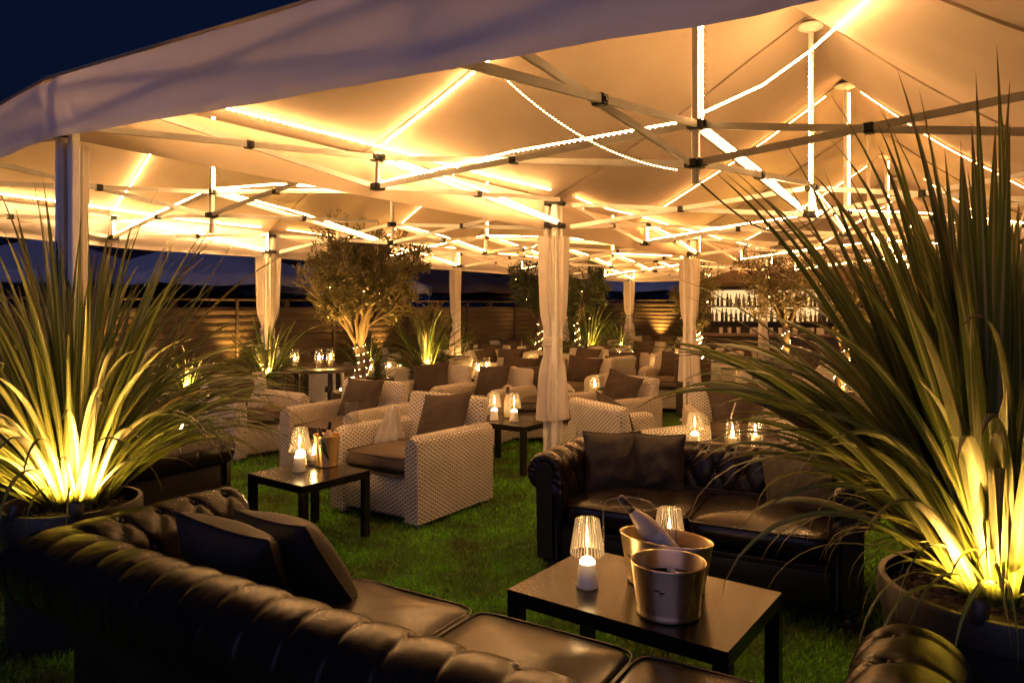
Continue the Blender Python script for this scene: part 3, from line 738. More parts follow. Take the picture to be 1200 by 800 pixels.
def chair(x,y,rz,label,group='pale wicker armchairs',cush=0,s=1):
    o=CH0 if first[0] else copy_tree(CH0); first[0]=False
    o.location=(x,y,0); o.rotation_euler=(0,0,rz); o.scale=(s,s,s); tag(o,label,'armchair',group)
    for c in kids(o):
        if c.name.startswith('back_cushion'):
            c.location.x=cush; c.rotation_euler=(R(68+random.uniform(-5,4)),R(random.uniform(-9,9)),R(random.uniform(-10,10)))
    return o
# ------------------------------------------------------------------ low black tables
def make_table(w,d,h,th=.05,lg=.052):
    o=empty('cocktail_table',(0,0,0))
    t=MB(); t.rbox((0,0,h-th/2),(w,d,th),.003,1); t.build('table_top',M['table'],o)
    for sx in(-1,1):
        for sy in(-1,1):
            l=MB(); l.rbox((sx*(w/2-lg/2),sy*(d/2-lg/2),(h-th)/2),(lg,lg,h-th),.003,1); l.build('leg',M['table'],o)
    return o
TB0=make_table(.72,.55,.45); tfirst=[True]
def table(x,y,rz,label,sc=(1,1,1)):
    o=TB0 if tfirst[0] else copy_tree(TB0); tfirst[0]=False
    o.location=(x,y,0); o.rotation_euler=(0,0,rz); o.scale=sc; return tag(o,label,'table','low black cocktail tables')
# ------------------------------------------------------------------ table lamps with ribbed shades
def make_lamp():
    o=empty('table_lamp',(0,0,0))
    b=MB(); b.lathe([(.040,0),(.0445,.003),(.045,.012),(.042,.016),(.034,.085),(.032,.092),(.024,.096)],28); b.build('lamp_base',M['alubase'],o,angle=35)
    g=MB(); g.lathe([(.030,.093),(.029,.101),(.020,.112),(.010,.117),(.0004,.118)],20); g.build('glowing_cap',M['bulb'],o,smooth=True)
    s=MB(); s.lathe([(.0035,.115),(.0035,.27)],8); s.build('stem',M['clear'],o,smooth=True)
    fl=MB(); fl.lathe([(.0004,.150),(.0045,.165),(.0055,.185),(.0035,.21),(.0004,.238)],10); fl.build('shade_reflection',M['shade_reflection'],o,smooth=True)  # added glowing sliver standing in for the reflection inside the shade
    sh=MB(); fn=lambda a:1+.022*math.sin(28*a)
    sh.open_lathe([(.066,.130),(.0665,.133),(.046,.262),(.044,.266),(.008,.270)],168,fn=fn); so_=sh.build('ribbed_shade',M['shade'],o,smooth=True)
    rbm=MB()
    for k in range(30):
        a=2*PI*k/30; rbm.bar((.0672*math.cos(a),.0672*math.sin(a),.131),(.0468*math.cos(a),.0468*math.sin(a),.262),.0042,.002,(math.cos(a),math.sin(a),0))
    rbm.build('ribs',M['rib'],so_)
    return o
LP0=make_lamp(); lfirst=[True]
def lamp(x,y,z,label,s=1):
    o=LP0 if lfirst[0] else copy_tree(LP0); lfirst[0]=False
    o.location=(x,y,z); o.rotation_euler=(0,0,random.uniform(0,6)); o.scale=(s,)*3; return tag(o,label,'lamp','small table lamps with ribbed shades')
# glass lantern with a candle for the farther tables
def make_lantern():
    o=empty('candle_lantern',(0,0,0))
    g=MB(); g.open_lathe([(.045,.004),(.05,.05),(.044,.15),(.036,.18),(.038,.20)],20); g.lathe([(.0004,.002),(.045,.002),(.046,.006)],20); g.build('glass',M['clear'],o,smooth=True)
    c=MB(); c.lathe([(.026,.006),(.026,.075),(.02,.078),(.0004,.076)],14); c.build('candle',M['candle'],o,smooth=True)
    f=MB(); f.lathe([(.0004,.078),(.008,.092),(.009,.105),(.0004,.14)],8); f.build('flame',M['flame'],o,smooth=True)
    return o
LN0=make_lantern(); nfirst=[True]
def lantern(x,y,z,label,s=1,group='glass candle lanterns on the tables'):
    o=LN0 if nfirst[0] else copy_tree(LN0); nfirst[0]=False
    o.location=(x,y,z); o.scale=(s,)*3; return tag(o,label,'lantern',group)
# ------------------------------------------------------------------ foreground table and what stands on it
TC=Vector((.51,2.80,0)); tu=Vector((.807,-.59,0)); tv=Vector((.59,.807,0))
def tp(p,q,z=.45): v=TC+tu*p+tv*q; v.z=z; return v
def hero_table():
    o=make_table(.875,.60,.45,.055,.055); o.location=TC; o.rotation_euler=(0,0,math.atan2(tu.y,tu.x))
    tag(o,'black low table holding the steel wine tubs','table','low black cocktail tables')
hero_table()
def tub(p,rz,sx,sy,h,label,m='steel',fill=None):
    o=empty('wine_bucket',p,rz,label,'bucket')
    b=MB(); R0=.125
    prof=[(.0004,.002),(R0*.80,.002),(R0*.84,.006),(R0*.845,.016),(R0*.83,.022),(R0*.835,.028),(R0*.93,h*.6),(R0*.995,h-.006),(R0*1.01,h-.002),(R0*1.012,h+.002),(R0*1.0,h+.005),(R0*.985,h+.002),(R0*.975,h-.008),(R0*.91,h*.6),(R0*.82,.03),(.0004,.028)]
    b.lathe(prof,64,(0,0,0),sx,sy); b.build('tub',M[m],o,smooth=True)
    if fill:
        f=MB(); 
        f.lathe([(.0004,h*.66),(R0*.91,h*.66)],48,(0,0,0),sx,sy); 
        for i in range(12):
            a=random.uniform(0,6.28); r=R0*.8*math.sqrt(random.random()); f.rbox((r*math.cos(a)*sx,r*math.sin(a)*sy,h*.66),(.03,.03,.02),.005,1,Matrix.Rotation(random.uniform(0,3),3,Vector((random.random(),random.random(),1)).normalized()))
        f.build('ice',M['ice'],o,angle=30)
    return o
def mark(o,R0x,y,z,pts,m):
    pass
fb=tub(tp(.16,-.135),math.atan2(tu.y,tu.x)+R(30),1.06,.98,.185,'open steel wine bucket with ice, nearest on the black table',fill=True)
rb=tub(tp(.045,.095),math.atan2(tu.y,tu.x),1.52,.86,.19,'wide oval steel bucket holding a slanted bottle',fill=True)
# small dark emblem on each bucket: an arc of strokes with a short line under it
def emblem(parent,ang,z,sx,sy,h):
    e=MB()
    for i,(da,dz,l,t) in enumerate([(-.13,.004,.010,.003),(-.07,-.001,.012,.004),(-.01,.003,.010,.003),(.03,-.004,.006,.005),(.08,-.006,.012,.004),(.13,-.004,.009,.003),(.05,-.015,.008,.003)]):
        a=ang+da; r=.125*(.835+(.16)*((z+dz)/h))+.0022
        nrm=Vector((math.cos(a)*sy,math.sin(a)*sx,0)).normalized()
        c=Vector((r*math.cos(a)*sx,r*math.sin(a)*sy,z+dz)); tng=Vector((-nrm.y,nrm.x,0))
        e.bar(c-tng*l/2,c+tng*l/2,.0012,t)
    e.build('emblem',M['cable'],parent)
emblem(fb,R(-80-30+math.degrees(0)),.118,1.06,.98,.185); emblem(rb,R(-128),.115,1.52,.86,.19)
def bottle(p,rot,label,m='bottle',mf='foil',s=1):
    o=bpy.data.objects.new('champagne_bottle',None); C.objects.link(o); o.matrix_world=Matrix.Translation(p)@rot@Matrix.Scale(s,4); tag(o,label,'bottle')
    b=MB(); b.lathe([(.0004,.0),(.040,.0),(.043,.006),(.044,.02),(.044,.14),(.042,.165),(.034,.195),(.024,.222),(.0175,.245)],28); b.build('glass_body',M[m],o,smooth=True)
    if s>.9: lb=MB(); lb.open_lathe([(.0446,.045),(.0446,.125)],28); lb.build('label_band',M['label'],o,smooth=True)
    f=MB(); f.lathe([(.0182,.238),(.0165,.262),(.0155,.285),(.0175,.290),(.0175,.297),(.0155,.300),(.0155,.312),(.012,.318),(.0004,.319)],20); f.build('foil_neck',M[mf],o,smooth=True)
    return o
bp_=Vector((.64,2.88,.555))
bottle(bp_,Matrix.Rotation(R(-42),4,'Y'),'dark necked pale bottle leaning left in the oval steel bucket',s=1.0)
lamp(*tp(-.20,-.09),'lit ribbed table lamp left of the steel buckets')
lamp(*tp(.0,.235),'lit ribbed table lamp behind the oval steel bucket')
wl=MB(); pp=[(708,641),(707,610),(707,594),(712,586),(730,581),(750,584),(762,589),(769,596),(756,598),(738,594),(720,593),(709,597)]
sm=[]
for i in range(len(pp)-1):
    for t in (0,.33,.66): sm.append(aty(pp[i][0]*(1-t)+pp[i+1][0]*t,2.82-.012*i,0)+Vector((0,0,HC-((pp[i][1]*(1-t)+pp[i+1][1]*t)-HZ)/FPX*(2.82-.012*i))))
wl.tube(sm,.0028,6); tag(wl.build('wire_loop',M['acrylic'],None,smooth=True),'thin pale wire loop rising from the lamp left of the buckets','wire')
# ------------------------------------------------------------------ left small table group
def dirang(v): return math.atan2(v.y,v.x)
d4=Vector((.80,-.60,0)); e4=Vector((.60,.80,0))
T4=Vector((-.948,4.855,0))-e4*.275-d4*.285
table(T4.x,T4.y,dirang(d4),'black low table with two lamps and the brass bucket',(.79,1,1))
def t4(p,q,z=.45): v=T4+d4*p+e4*q; v.z=z; return v
lamp(*t4(-.19,.07),'lit ribbed lamp at the left edge of the brass bucket table')
lamp(*t4(-.07,-.03),'lit ribbed lamp close in front of the brass bucket')
tub(t4(-.06,.19),R(10),.72,.72,.21,'round brass wine bucket with bottle on the left table',m='brass')
bottle(t4(-.09,.20,.50),Matrix.Rotation(R(8),4,'Y'),'pale bottle standing in the brass bucket',s=.8)
bottle(t4(-.02,.17,.50),Matrix.Rotation(R(-14),4,'Y')@Matrix.Rotation(R(10),4,'X'),'dark bottle leaning in the brass bucket',m='glass_green',s=.75)
lantern(*t4(-.16,.16),'clear candle glass between the lamp and the brass bucket',.9)
# ------------------------------------------------------------------ armchairs (near)
FV=(-.55,-.83)
chair(-.75,5.62,facing(*FV),'pale wicker armchair with its side panel facing the lawn, nearest the camera',cush=.10,s=1.04)
chair(-1.53,6.82,facing(-.45,-.89),'wicker armchair behind the front one with big taupe cushion',s=1.02,cush=-.03)
chair(-2.78,7.75,facing(.75,-.66),'wicker armchair beside the leaves of the left plant',cush=-.1)
chair(-1.02,8.9,facing(-.45,-.89),'wicker armchair between the olive tree and the middle pole',cush=-.1)
chair(-.28,8.55,facing(-.55,-.83),'wicker armchair left of the middle pole with slanted cushion',cush=-.08)
chair(.30,8.62,facing(0,-1),'wicker armchair directly behind the middle pole curtain',cush=0)
chair(.98,7.62,facing(-.80,-.60),'wicker armchair right of the middle pole with broad arm',cush=.02)
chair(1.02,5.98,facing(.88,.47),'wicker armchair with sloped side peeking over the facing sofa',s=.98)
chair(2.02,6.55,facing(-.10,-1),'wicker armchair facing the lamps behind the tufted sofa',cush=.04)
chair(2.93,6.05,facing(-.45,-.89),'wicker armchair mostly covered by the right plant leaves')
chair(3.15,8.6,facing(-.1,-1),'wicker armchair behind the lamps and below the lit twin trunks')
chair(1.72,11.3,facing(-.3,-.95),'wicker armchair with dark cushion left of the tall square planter pair')
chair(2.42,10.9,facing(-.42,-.91),'wicker armchair with squared arm beside the tall square planter')
chair(4.05,12.6,facing(.1,-1),'wicker armchair in front of the bar counter',cush=0)
chair(.02,10.1,facing(-.3,-.95),'wicker armchair two rows behind the middle curtained pole, left one')
chair(.92,10.15,facing(-.5,-.86),'wicker armchair two rows behind the middle curtained pole, right one')
# white lace bundle and pampas pieces on the seats
def lace(p,label,s=1,h=.3):
    mb=MB(); rows=[]
    for i in range(15):
        t=i/14; z=h*t; r=(.085*(1-t)**.6+.014)*s*(1+.1*math.sin(t*9))
        row=[]
        for j in range(40):
            a=2*PI*j/40; f=1+.18*math.sin(7*a+t*3)+.12*noise.noise(Vector((math.cos(a)*2,math.sin(a)*2,t*4)))*2
            row.append(Vector((r*f*math.cos(a)+.05*t*s,r*f*math.sin(a),z)))
        row.append(row[0]); rows.append(row)
    mb.grid(rows); o=mb.build('lace_bundle',M['lace'],None,smooth=True); o.location=p; return tag(o,label,'cloth')
lace((-.98,5.72,.475),'white lace cloth bunched on the nearest wicker seat')
lace((-2.62,7.45,.52),'white fluffy bundle on the wicker chair by the left plant',.8,.3)
# clear acrylic menu holder on the arm
mh=MB(); 
for dx in(0,.006): pass
mh.rbox((0,0,.075),(.11,.006,.15),.002,1); mh.rbox((0,.03,.004),(.12,.09,.006),.002,1); mh.tube([(-.055,0,0),(-.055,0,.15),(.055,0,.15),(.055,0,0)],.004,6)
mo=mh.build('menu_holder',M['acrylic']); mo.location=(-1.22,5.52,.66); mo.rotation_euler=(0,0,R(-20)); tag(mo,'clear acrylic menu holder standing on the wicker arm','menu holder')
# ------------------------------------------------------------------ middle tables
table(-.02,7.0,R(-36),'black low table beside the middle curtained pole',(1.0,1.0,1))
lamp(-.17,6.98,.45,'left lamp of the pair on the table by the middle pole')
lamp(.02,6.9,.45,'right lamp of the pair on the table by the middle pole')
bottle(Vector((-.04,7.12,.452)),Matrix.Identity(4),'slim pale bottle behind two lamps near the middle pole',s=.95)
table(1.72,5.68,R(-28),'black low table behind the tufted two seat sofa',(1.05,.9,1.05))
lamp(1.40,5.55,.47,'leftmost of the three lights behind the tufted sofa',1.0)
lantern(1.66,5.46,.47,'short wide candle glass behind the tufted sofa, middle one',1.15)
lantern(1.85,5.52,.47,'candle glass behind the tufted sofa, right one',1.15)
tg=MB(); tg.open_lathe([(.045,0),(.05,.02),(.055,.12),(.058,.22)],24); o=tg.build('tall_glass',M['clear'],None,smooth=True); o.location=(1.93,5.66,.475); tag(o,'tall clear glass vase behind the candle glasses','vase')
tw=MB(); tw.tube([(0,0,0),(.01,0,.12),(-.005,0,.22),(.03,0,.33)],.006,6); o=tw.build('dry_twig',M['lace'],None,smooth=True); o.location=(1.69,5.58,.475); tag(o,'pale dry twig rising behind the candle glass','twig')
table(1.5,9.75,R(-32),'black low table in front of the armchair beside the tall planter',(.8,1,1))
lantern(1.02,8.95,.45,'left candle of the pair beside the broad wicker arm',1.3)
lantern(1.28,8.85,.45,'right candle of the pair beside the broad wicker arm',1.3)
table(1.12,8.95,R(-32),'black low table half hidden behind a wicker arm')
# round dark table on the left with lanterns
def roundtable(x,y,r,h,label):
    o=empty('round_table',(x,y,0),0,label,'table')
    t=MB(); t.lathe([(.0004,h-.04),(r,h-.04),(r,h),(.0004,h)],40); t.build('table_top',M['darkwood'],o,angle=30)
    for k in range(4):
        a=PI/4+PI/2*k; l=MB(); l.box((r*.55*math.cos(a),r*.55*math.sin(a),(h-.04)/2),(.06,.06,h-.04)); l.build('leg',M['darkwood'],o)
roundtable(-2.55,9.55,.55,.74,'round dark table with three lanterns left of the olive tree')
for i,(dx,dy,lb) in enumerate([(-.28,-.1,'leftmost lantern on the round dark table'),(.02,-.05,'middle lantern on the round dark table'),(.16,.0,'right lantern on the round dark table')]):
    lantern(-2.55+dx,9.55+dy,.74,lb,1.25)
# ------------------------------------------------------------------ farther seating clusters
CL=[(-2.0,11.3,'under the olive tree crown'),(-.55,11.1,'near the spiky planter left of centre'),(.55,11.6,'behind the middle curtained pole'),(.35,14.0,'in front of the lit fence panel'),(2.1,14.0,'before the lit small trees at the back'),(3.0,16.4,'below the far back fence'),(4.1,10.9,'behind the tall square planter'),(5.1,9.6,'under the twin trunk tree'),(.95,16.3,'beside the far corner of the fence'),(2.55,12.7,'between the back poles and the bar'),(-.9,12.6,'near the pole behind the olive tree'),(4.3,17.2,'left of the bar under the last gazebo')]
for ci,(x,y,ds) in enumerate(CL):
    r0=R(-30)+random.uniform(-.15,.15)
    table(x,y,r0,'low dark table '+ds)
    ar=random.choice([0,1])
    sp=[(0,1.0,'far side chair'),(-.98,.05,'left chair'),(.98,-.05,'right chair')]
    if ci in(2,3,4,8): sp.append((-.9,1.05,'far left corner chair'))
    for (dx,dy,nm) in sp:
        ca,sa=math.cos(r0),math.sin(r0); px,py=x+dx*ca-dy*sa,y+dx*sa+dy*ca
        chair(px,py,facing(x-px,y-py)+random.uniform(-.12,.12),'wicker armchair '+ds+', '+nm,cush=random.uniform(-.08,.08))
    for j in range(3):
        lantern(x+random.uniform(-.06,.06)+(-.2,.2,.02)[j],y+random.uniform(-.1,.1)+(.08 if j==2 else 0),.45,'lantern '+ds+(', left one',', right one',', middle one')[j],random.uniform(1.2,1.5))
# ------------------------------------------------------------------ strap leaved plants
def strap_leaf(mb,base,az,el,L,w,bend,idx,fold=.35,n=16,tw=0):
    d=Vector((math.cos(az)*math.cos(el),math.sin(az)*math.cos(el),math.sin(el))); p=Vector(base); side=Vector((-math.sin(az),math.cos(az),0))
    side=(side+Vector((0,0,tw))).normalized()
    vs=[];uv=[]
    ang=el
    for i in range(n+1):
        t=i/n
        ww=w*min(1,.45+2.2*t)*(1-max(0,(t-.45)/.55)**1.6) if t<1 else .0006
        up=side.cross(d).normalized()
        vs+= [p-side*ww/2+up*fold*ww*.5,p.copy(),p+side*ww/2+up*fold*ww*.5]
        uv+= [(idx+.02,t),(idx+.5,t),(idx+.98,t)]
        ang-=bend*(0.25+1.7*t*t)/n*1.5
        d=Vector((math.cos(az)*math.cos(ang),math.sin(az)*math.cos(ang),math.sin(ang)))
        az+=tw*.02
        p=p+d*(L/n)
    fs=[]
    for i in range(n): a=i*3; fs+=[(a,a+1,a+4,a+3),(a+1,a+2,a+5,a+4)]
    mb.add(vs,fs,uv)
def planter_pot(o,R0,H,m='pot'):
    p=MB(); p.lathe([(.0004,.0),(R0*.86,.0),(R0*.88,.01),(R0*.955,H-.10),(R0*.96,H-.095),(R0*1.0,H-.09),(R0*1.0,H-.012),(R0*.985,H),(R0*.93,H),(R0*.92,H-.05),(R0*.90,H-.07)],56); p.build('pot',M[m],o,angle=40)
    s=MB(); rows=[]
    for i in range(9):
        rr=R0*.915*i/8; rows.append([Vector((max(rr,.0004)*math.cos(2*PI*j/40),max(rr,.0004)*math.sin(2*PI*j/40),H-.065+.03*(1-(i/8)**2)+.012*noise.noise(Vector((rr*30*math.cos(2*PI*j/40),rr*30*math.sin(2*PI*j/40),0))))) for j in range(41)])
    s.grid(rows)
    for k in range(240):
        a=random.uniform(0,6.28); r=R0*.86*math.sqrt(random.random()); s.box((r*math.cos(a),r*math.sin(a),H-.05+.03*(1-(r/R0)**2)),(random.uniform(.012,.035),.01,.006),Matrix.Rotation(random.uniform(0,3),3,'Z')@Matrix.Rotation(random.uniform(-.5,.5),3,'Y'))
    s.build('soil',M['soil'],o)
def big_plant(x,y,R0,H,label,spec,seed,mt='strap'):
    random.seed(seed)
    o=empty('potted_plant',(x,y,0),0,label,'potted plant','strap leaved plants in black planters')
    planter_pot(o,R0,H)
    mb=MB(); idx=0
    for (n,el0,el1,l0,l1,w0,w1,b0,b1,azc,azs) in spec:
        for i in range(n):
            az=random.uniform(0,2*PI) if azc is None else random.gauss(azc,azs)
            rr=random.uniform(0,.10)*R0/.3; base=(rr*math.cos(az)+random.uniform(-.03,.03),rr*math.sin(az)+random.uniform(-.03,.03),H-.06)
            L=random.uniform(l0,l1); wf=.72 if math.cos(az-math.atan2(-y,-x))>.55 else 1
            strap_leaf(mb,base,az,R(random.uniform(el0,el1)),L,random.uniform(w0,w1)*wf,random.uniform(b0,b1),idx,random.uniform(.2,.5),tw=random.uniform(-1,1)); idx+=1
    mb.build('foliage',M[mt],o,smooth=True)
    st=MB()
    for i in range(16):
        a=random.uniform(0,6.28); r=random.uniform(.01,.09); st.tube([(r*math.cos(a),r*math.sin(a),H-.08),(r*1.7*math.cos(a),r*1.7*math.sin(a),H+random.uniform(.10,.30))],[.010,.003],6)
    st.build('stems',M['strap_plain'],o,smooth=True)
    return o
def uplight(x,y,z,label,aim,watts,angle=75,glow=True):
    o=empty('garden_uplight',(x,y,z),0,label,'spotlight','small garden uplights')
    d=(Vector(aim)-Vector((x,y,z))).normalized(); q=Vector((0,0,1)).rotation_difference(d).to_matrix()
    b=MB(); b.open_lathe([(.018,-.05),(.028,-.045),(.032,.0),(.034,.02)],16,(0,0,.05),rot=None); b.v=[tuple(q@(Vector(v)-Vector((0,0,.05)))+Vector((0,0,.06))) for v in b.v]; b.tube([(0,0,-.05),(0,0,.03)],.006,6); b.build('housing',M['bracket'],o,smooth=True)
    l=MB(); l.lathe([(.0004,0),(.026,0)],14); l.v=[tuple(q@Vector(v)+Vector((0,0,.06))) for v in l.v]; l.build('lens',M['spotglow'],o)
    p=Vector((x,y,z+.06))+d*.03; spot(p,p+d,watts*8,angle); return o
# left plant: long thin arching variegated blades
PLx,PLy=-2.10,3.47
big_plant(PLx,PLy,.30,.62,'strap leaved plant in the round black planter at left',[
 (120,66,89,1.1,1.68,.028,.048,.15,.8,None,0),(70,52,74,1.0,1.5,.024,.042,.8,1.7,None,0),(90,44,70,.95,1.42,.015,.030,.9,2.0,R(30),.75),(34,42,66,.8,1.3,.018,.03,.9,2.0,R(165),.6),(6,46,60,.6,.95,.016,.028,1.4,2.6,None,0),(16,58,78,.9,1.25,.04,.06,1.2,2.4,None,0)],11)
# right plant: broad stiff blades
PRx,PRy=1.63,2.42
big_plant(PRx,PRy,.37,.62,'tall broad bladed plant in the black planter at right',[
 (150,70,89,1.1,1.85,.052,.086,.0,.6,None,0),(110,54,74,1.0,1.6,.046,.076,.5,1.5,None,0),(44,52,70,1.05,1.5,.042,.068,.5,1.4,R(165),.7),(60,48,76,.5,1.0,.012,.022,1.0,2.3,None,0),(26,50,70,.9,1.35,.030,.050,1.1,2.0,R(175),.7),(22,36,60,.55,.95,.016,.030,1.3,2.6,R(195),.6),(24,62,86,.5,.9,.018,.030,.4,1.3,None,0)],23)
uplight(PLx+.15,PLy-.225,.58,'small uplight at the right of the left plant base',(PLx-.02,PLy+.06,1.35),30,150)
uplight(PLx-.10,PLy-.25,.58,'small uplight at the left of the left plant base',(PLx,PLy+.06,1.3),6,150)
uplight(PRx-.23,PRy-.24,.58,'small uplight at the left of the right plant base',(PRx+.02,PRy+.05,1.30),12,150)
uplight(PRx-.02,PRy-.325,.58,'small uplight at the front of the right plant base',(PRx,PRy+.05,1.30),6,150)
# smaller plants behind
def small_plant(x,y,R0,H,label,seed,h=1.0,light=7,n=60,name=None):
    o=big_plant(x,y,R0,H,label,[(n,55,88,h*.6,h,.02,.035,.3,1.2,None,0),(n,30,65,h*.5,h*.9,.016,.03,1.0,2.2,None,0)],seed,'strap_plain')
    if light: uplight(x+.05,y-R0*.55,H-.04,'uplight among the leaves of the '+' '.join(label.split()[:7]),(x,y,H+.7),light*3,105)
small_plant(-3.05,9.0,.24,.66,'spiky plant in a dark planter beside the left curtain',31,1.05,10,44)
small_plant(-1.22,10.3,.26,.62,'spiky green plant in a big dark pot behind the olive tree',32,1.3,14)
small_plant(1.55,14.6,.26,.55,'spiky green plant right of the middle pole curtain',33,1.6,18)
small_plant(-1.65,13.1,.25,.5,'leafy spiky plant in the shade of the back fence',34,.9,0,45)
small_plant(2.7,18.4,.3,.5,'arching plant under the far back fence',35,.9,5,40)
small_plant(-4.15,7.6,.26,.5,'spiky plant at the left edge before the fence',36,1.0,3,45)
FPq=Vector((-3.17,9.4,0))+Vector((-.857,.515,0))*1.2
for i,(t,h_,wt,lb) in enumerate([(-2.9,.9,6,'far behind the left plant'),(-.7,.7,6,'left of the left curtain by the boards'),(2.5,.8,7,'left of the olive trunk by the boards'),(4.9,.9,8,'right of the olive tree by the boards'),(5.9,.6,4,'left of the middle lit boards'),(7.9,.75,6,'right of the middle lit boards'),(9.4,1.1,8,'before the fence right of the middle curtain'),(11.0,.8,6,'by the fence corner')]):
    q_=FPq+Vector((.5403,.8415,0))*t+Vector((.857,-.515,0))*.55
    small_plant(q_.x,q_.y,.2,.42,'lit spiky plant '+lb,60+i,h_*1.3,wt*1.7,34)
for i,(sx,h_,wt,lb) in enumerate([(.9,.8,5,'first along the back fence'),(2.7,.9,6,'second along the back fence'),(3.7,.6,4,'third along the back fence')]):
    q_=FPq+Vector((.5403,.8415,0))*12.45+Vector((.857,-.515,0))*sx-Vector((.54,.84,0))*.55
    small_plant(q_.x,q_.y,.2,.45,'lit leafy plant '+lb,80+i,h_*1.3,wt*1.7,34)
small_plant(3.6,14.9,.25,.45,'low spiky plant beside the bar',37,.8,2,40)

for i in range(12):
    t=-2.4+1.25*i; q_=FPq+Vector((.5403,.8415,0))*t+Vector((.857,-.515,0))*(.95+.2*math.sin(i*2.1))
    lantern(q_.x,q_.y,.0,'candle lantern on the ground along the slatted fence, %s from the left'%['first','second','third','fourth','fifth','sixth','seventh','eighth','ninth','tenth','eleventh','twelfth'][i],random.uniform(1.4,1.9),'candle lanterns on the ground by the fence')
# ------------------------------------------------------------------ trees
def leaf_quads(mb,p,d,l,w):
    d=d.normalized(); s=d.cross(Vector((random.gauss(0,1),random.gauss(0,1),random.gauss(0,1))))
    if s.length<1e-3: return
    s.normalize(); m=p+d*l*.5
    mb.add([p,m+s*w/2,p+d*l,m-s*w/2],[(0,1,2,3)])
def tree(x,y,z0,trunk_h,crown_h,crown_r,label,seed,leaf='oliveleaf',nb=7,dens=1.0,trunk_r=.05,forks=1,group='small trees wound with fairy lights',fairy=60,fs=.007,crown_dots=0,cat='tree',lsize=1.0):
    random.seed(seed)
    o=empty('olive_tree',(x,y,z0),random.uniform(0,6),label,cat,group)
    tk=MB(); lv=MB(); trunkpts=[]; base=Vector((0,0,0)); tips=[]
    nt=9; pts=[Vector((.03*math.sin(i*.9+seed),.03*math.cos(i*1.1+seed),trunk_h*i/nt)) for i in range(nt+1)]
    tk.tube(pts,[trunk_r*(1.25-.4*i/nt) for i in range(nt+1)],10); trunkpts=pts
    top=pts[-1]; cc=Vector((0,0,trunk_h+crown_h*.5))
    def grow(p,d,L,r,dep):
        n=5; q=[p.copy()]; dd=d.copy()
        for i in range(n):
            dd=(dd+Vector((random.gauss(0,.16),random.gauss(0,.16),random.gauss(.04,.12)))).normalized(); q.append(q[-1]+dd*L/n)
        tk.tube(q,[r*(1-.5*i/n) for i in range(n+1)],6 if dep<2 else 4,False)
        if dep>=2:
            for i in range(int(26*dens)):
                t=random.random(); k=min(n-1,int(t*n)); pp=q[k].lerp(q[k+1],t*n-k)
                leaf_quads(lv,pp+Vector((random.gauss(0,.025),random.gauss(0,.025),random.gauss(0,.025))),(dd+Vector((random.gauss(0,.7),random.gauss(0,.7),random.gauss(.1,.6)))),random.uniform(.035,.07)*lsize,random.uniform(.009,.016)*lsize)
        if dep==3: tips.append(q[-1]); return
        m=random.randint(3,4) if dep>0 else random.randint(3,5)
        for i in range(m):
            k=random.randint(2,n); 
            e=(q[k]-cc); e=Vector((e.x/crown_r,e.y/crown_r,e.z/(crown_h*.5)))
            nd_=(dd*.7+Vector((random.gauss(0,.75),random.gauss(0,.75),random.gauss(.1,.55)))).normalized()
            l2=L*random.uniform(.55,.8)
            end=q[k]+nd_*l2-cc
            if Vector((end.x/crown_r,end.y/crown_r,end.z/(crown_h*.5))).length>1.08: l2*=.45
            grow(q[k],nd_,l2,r*.55,dep+1)
    for i in range(nb):
        az=2*PI*i/nb+random.uniform(-.4,.4); el=random.uniform(.85,1.45)
        grow(top-Vector((0,0,random.uniform(0,trunk_h*.18))),Vector((math.cos(az)*math.cos(el),math.sin(az)*math.cos(el),math.sin(el))),crown_h*.52*random.uniform(.8,1.1),trunk_r*.55,0)
    tk.build('trunk',M['bark'],o,smooth=True); lv.build('crown',M[leaf],o)
    if fairy:
        f=MB(); wr=MB(); wp=[]
        for i in range(fairy):
            t=i/fairy; k=min(nt-1,int(t*nt)); c=trunkpts[k].lerp(trunkpts[k+1],t*nt-k); r=trunk_r*(1.3-.4*t)+.006; a=i*.95
            p=c+Vector((r*math.cos(a),r*math.sin(a),0)); wp.append(p); f.ball(p,fs*random.uniform(.7,1.3),6,4)
        for p in random.sample(tips,min(crown_dots,len(tips))): f.ball(p*random.uniform(.75,1),fs*.9,6,4)  # glowing dots in the crown; on the olive they stand in for leaf glints
        wr.tube(wp,.002,4,False)
        fo=wr.build('fairy_lights',M['cable']); fo.location=(x,y,z0); fo.rotation_euler=o.rotation_euler; tag(fo,'fairy lights wound up the trunk of the '+label.split(' with')[0].split(' in ')[0],'fairy lights','fairy lights on tree trunks')
        f.build('bulbs',M['fairy'],fo,smooth=True)
    return o
def round_pot(x,y,R0,H,label,m='potbrown',lights=0):
    o=empty('tree_planter',(x,y,0),0,label,'planter'); planter_pot(o,R0,H,m)
    if lights:
        f=MB()
        for i in range(lights):
            a=random.uniform(0,6.28); r=R0*random.uniform(.3,.85); f.ball((r*math.cos(a),r*math.sin(a),H+.0+random.uniform(0,.05)),.009,6,4)
        fo=f.build('fairy_lights',M['fairy'],None,smooth=True); fo.location=(x,y,0); tag(fo,'loose fairy lights heaped on '+label,'fairy lights','fairy lights on tree trunks')
OT=Vector((-1.85,8.95,0))
round_pot(OT.x,OT.y,.37,.50,'the brown round planter under the olive tree',lights=26)
tree(OT.x,OT.y,.46,.62,1.75,.66,'bushy olive tree with a lit trunk beside the wicker chairs',3,nb=11,dens=.95,trunk_r=.075,fairy=46,crown_dots=8,fs=.0042,lsize=1.35)
uplight(OT.x+.34,OT.y-.3,.50,'uplight at the foot of the olive tree',(OT.x+.06,OT.y-.02,1.9),50,70)
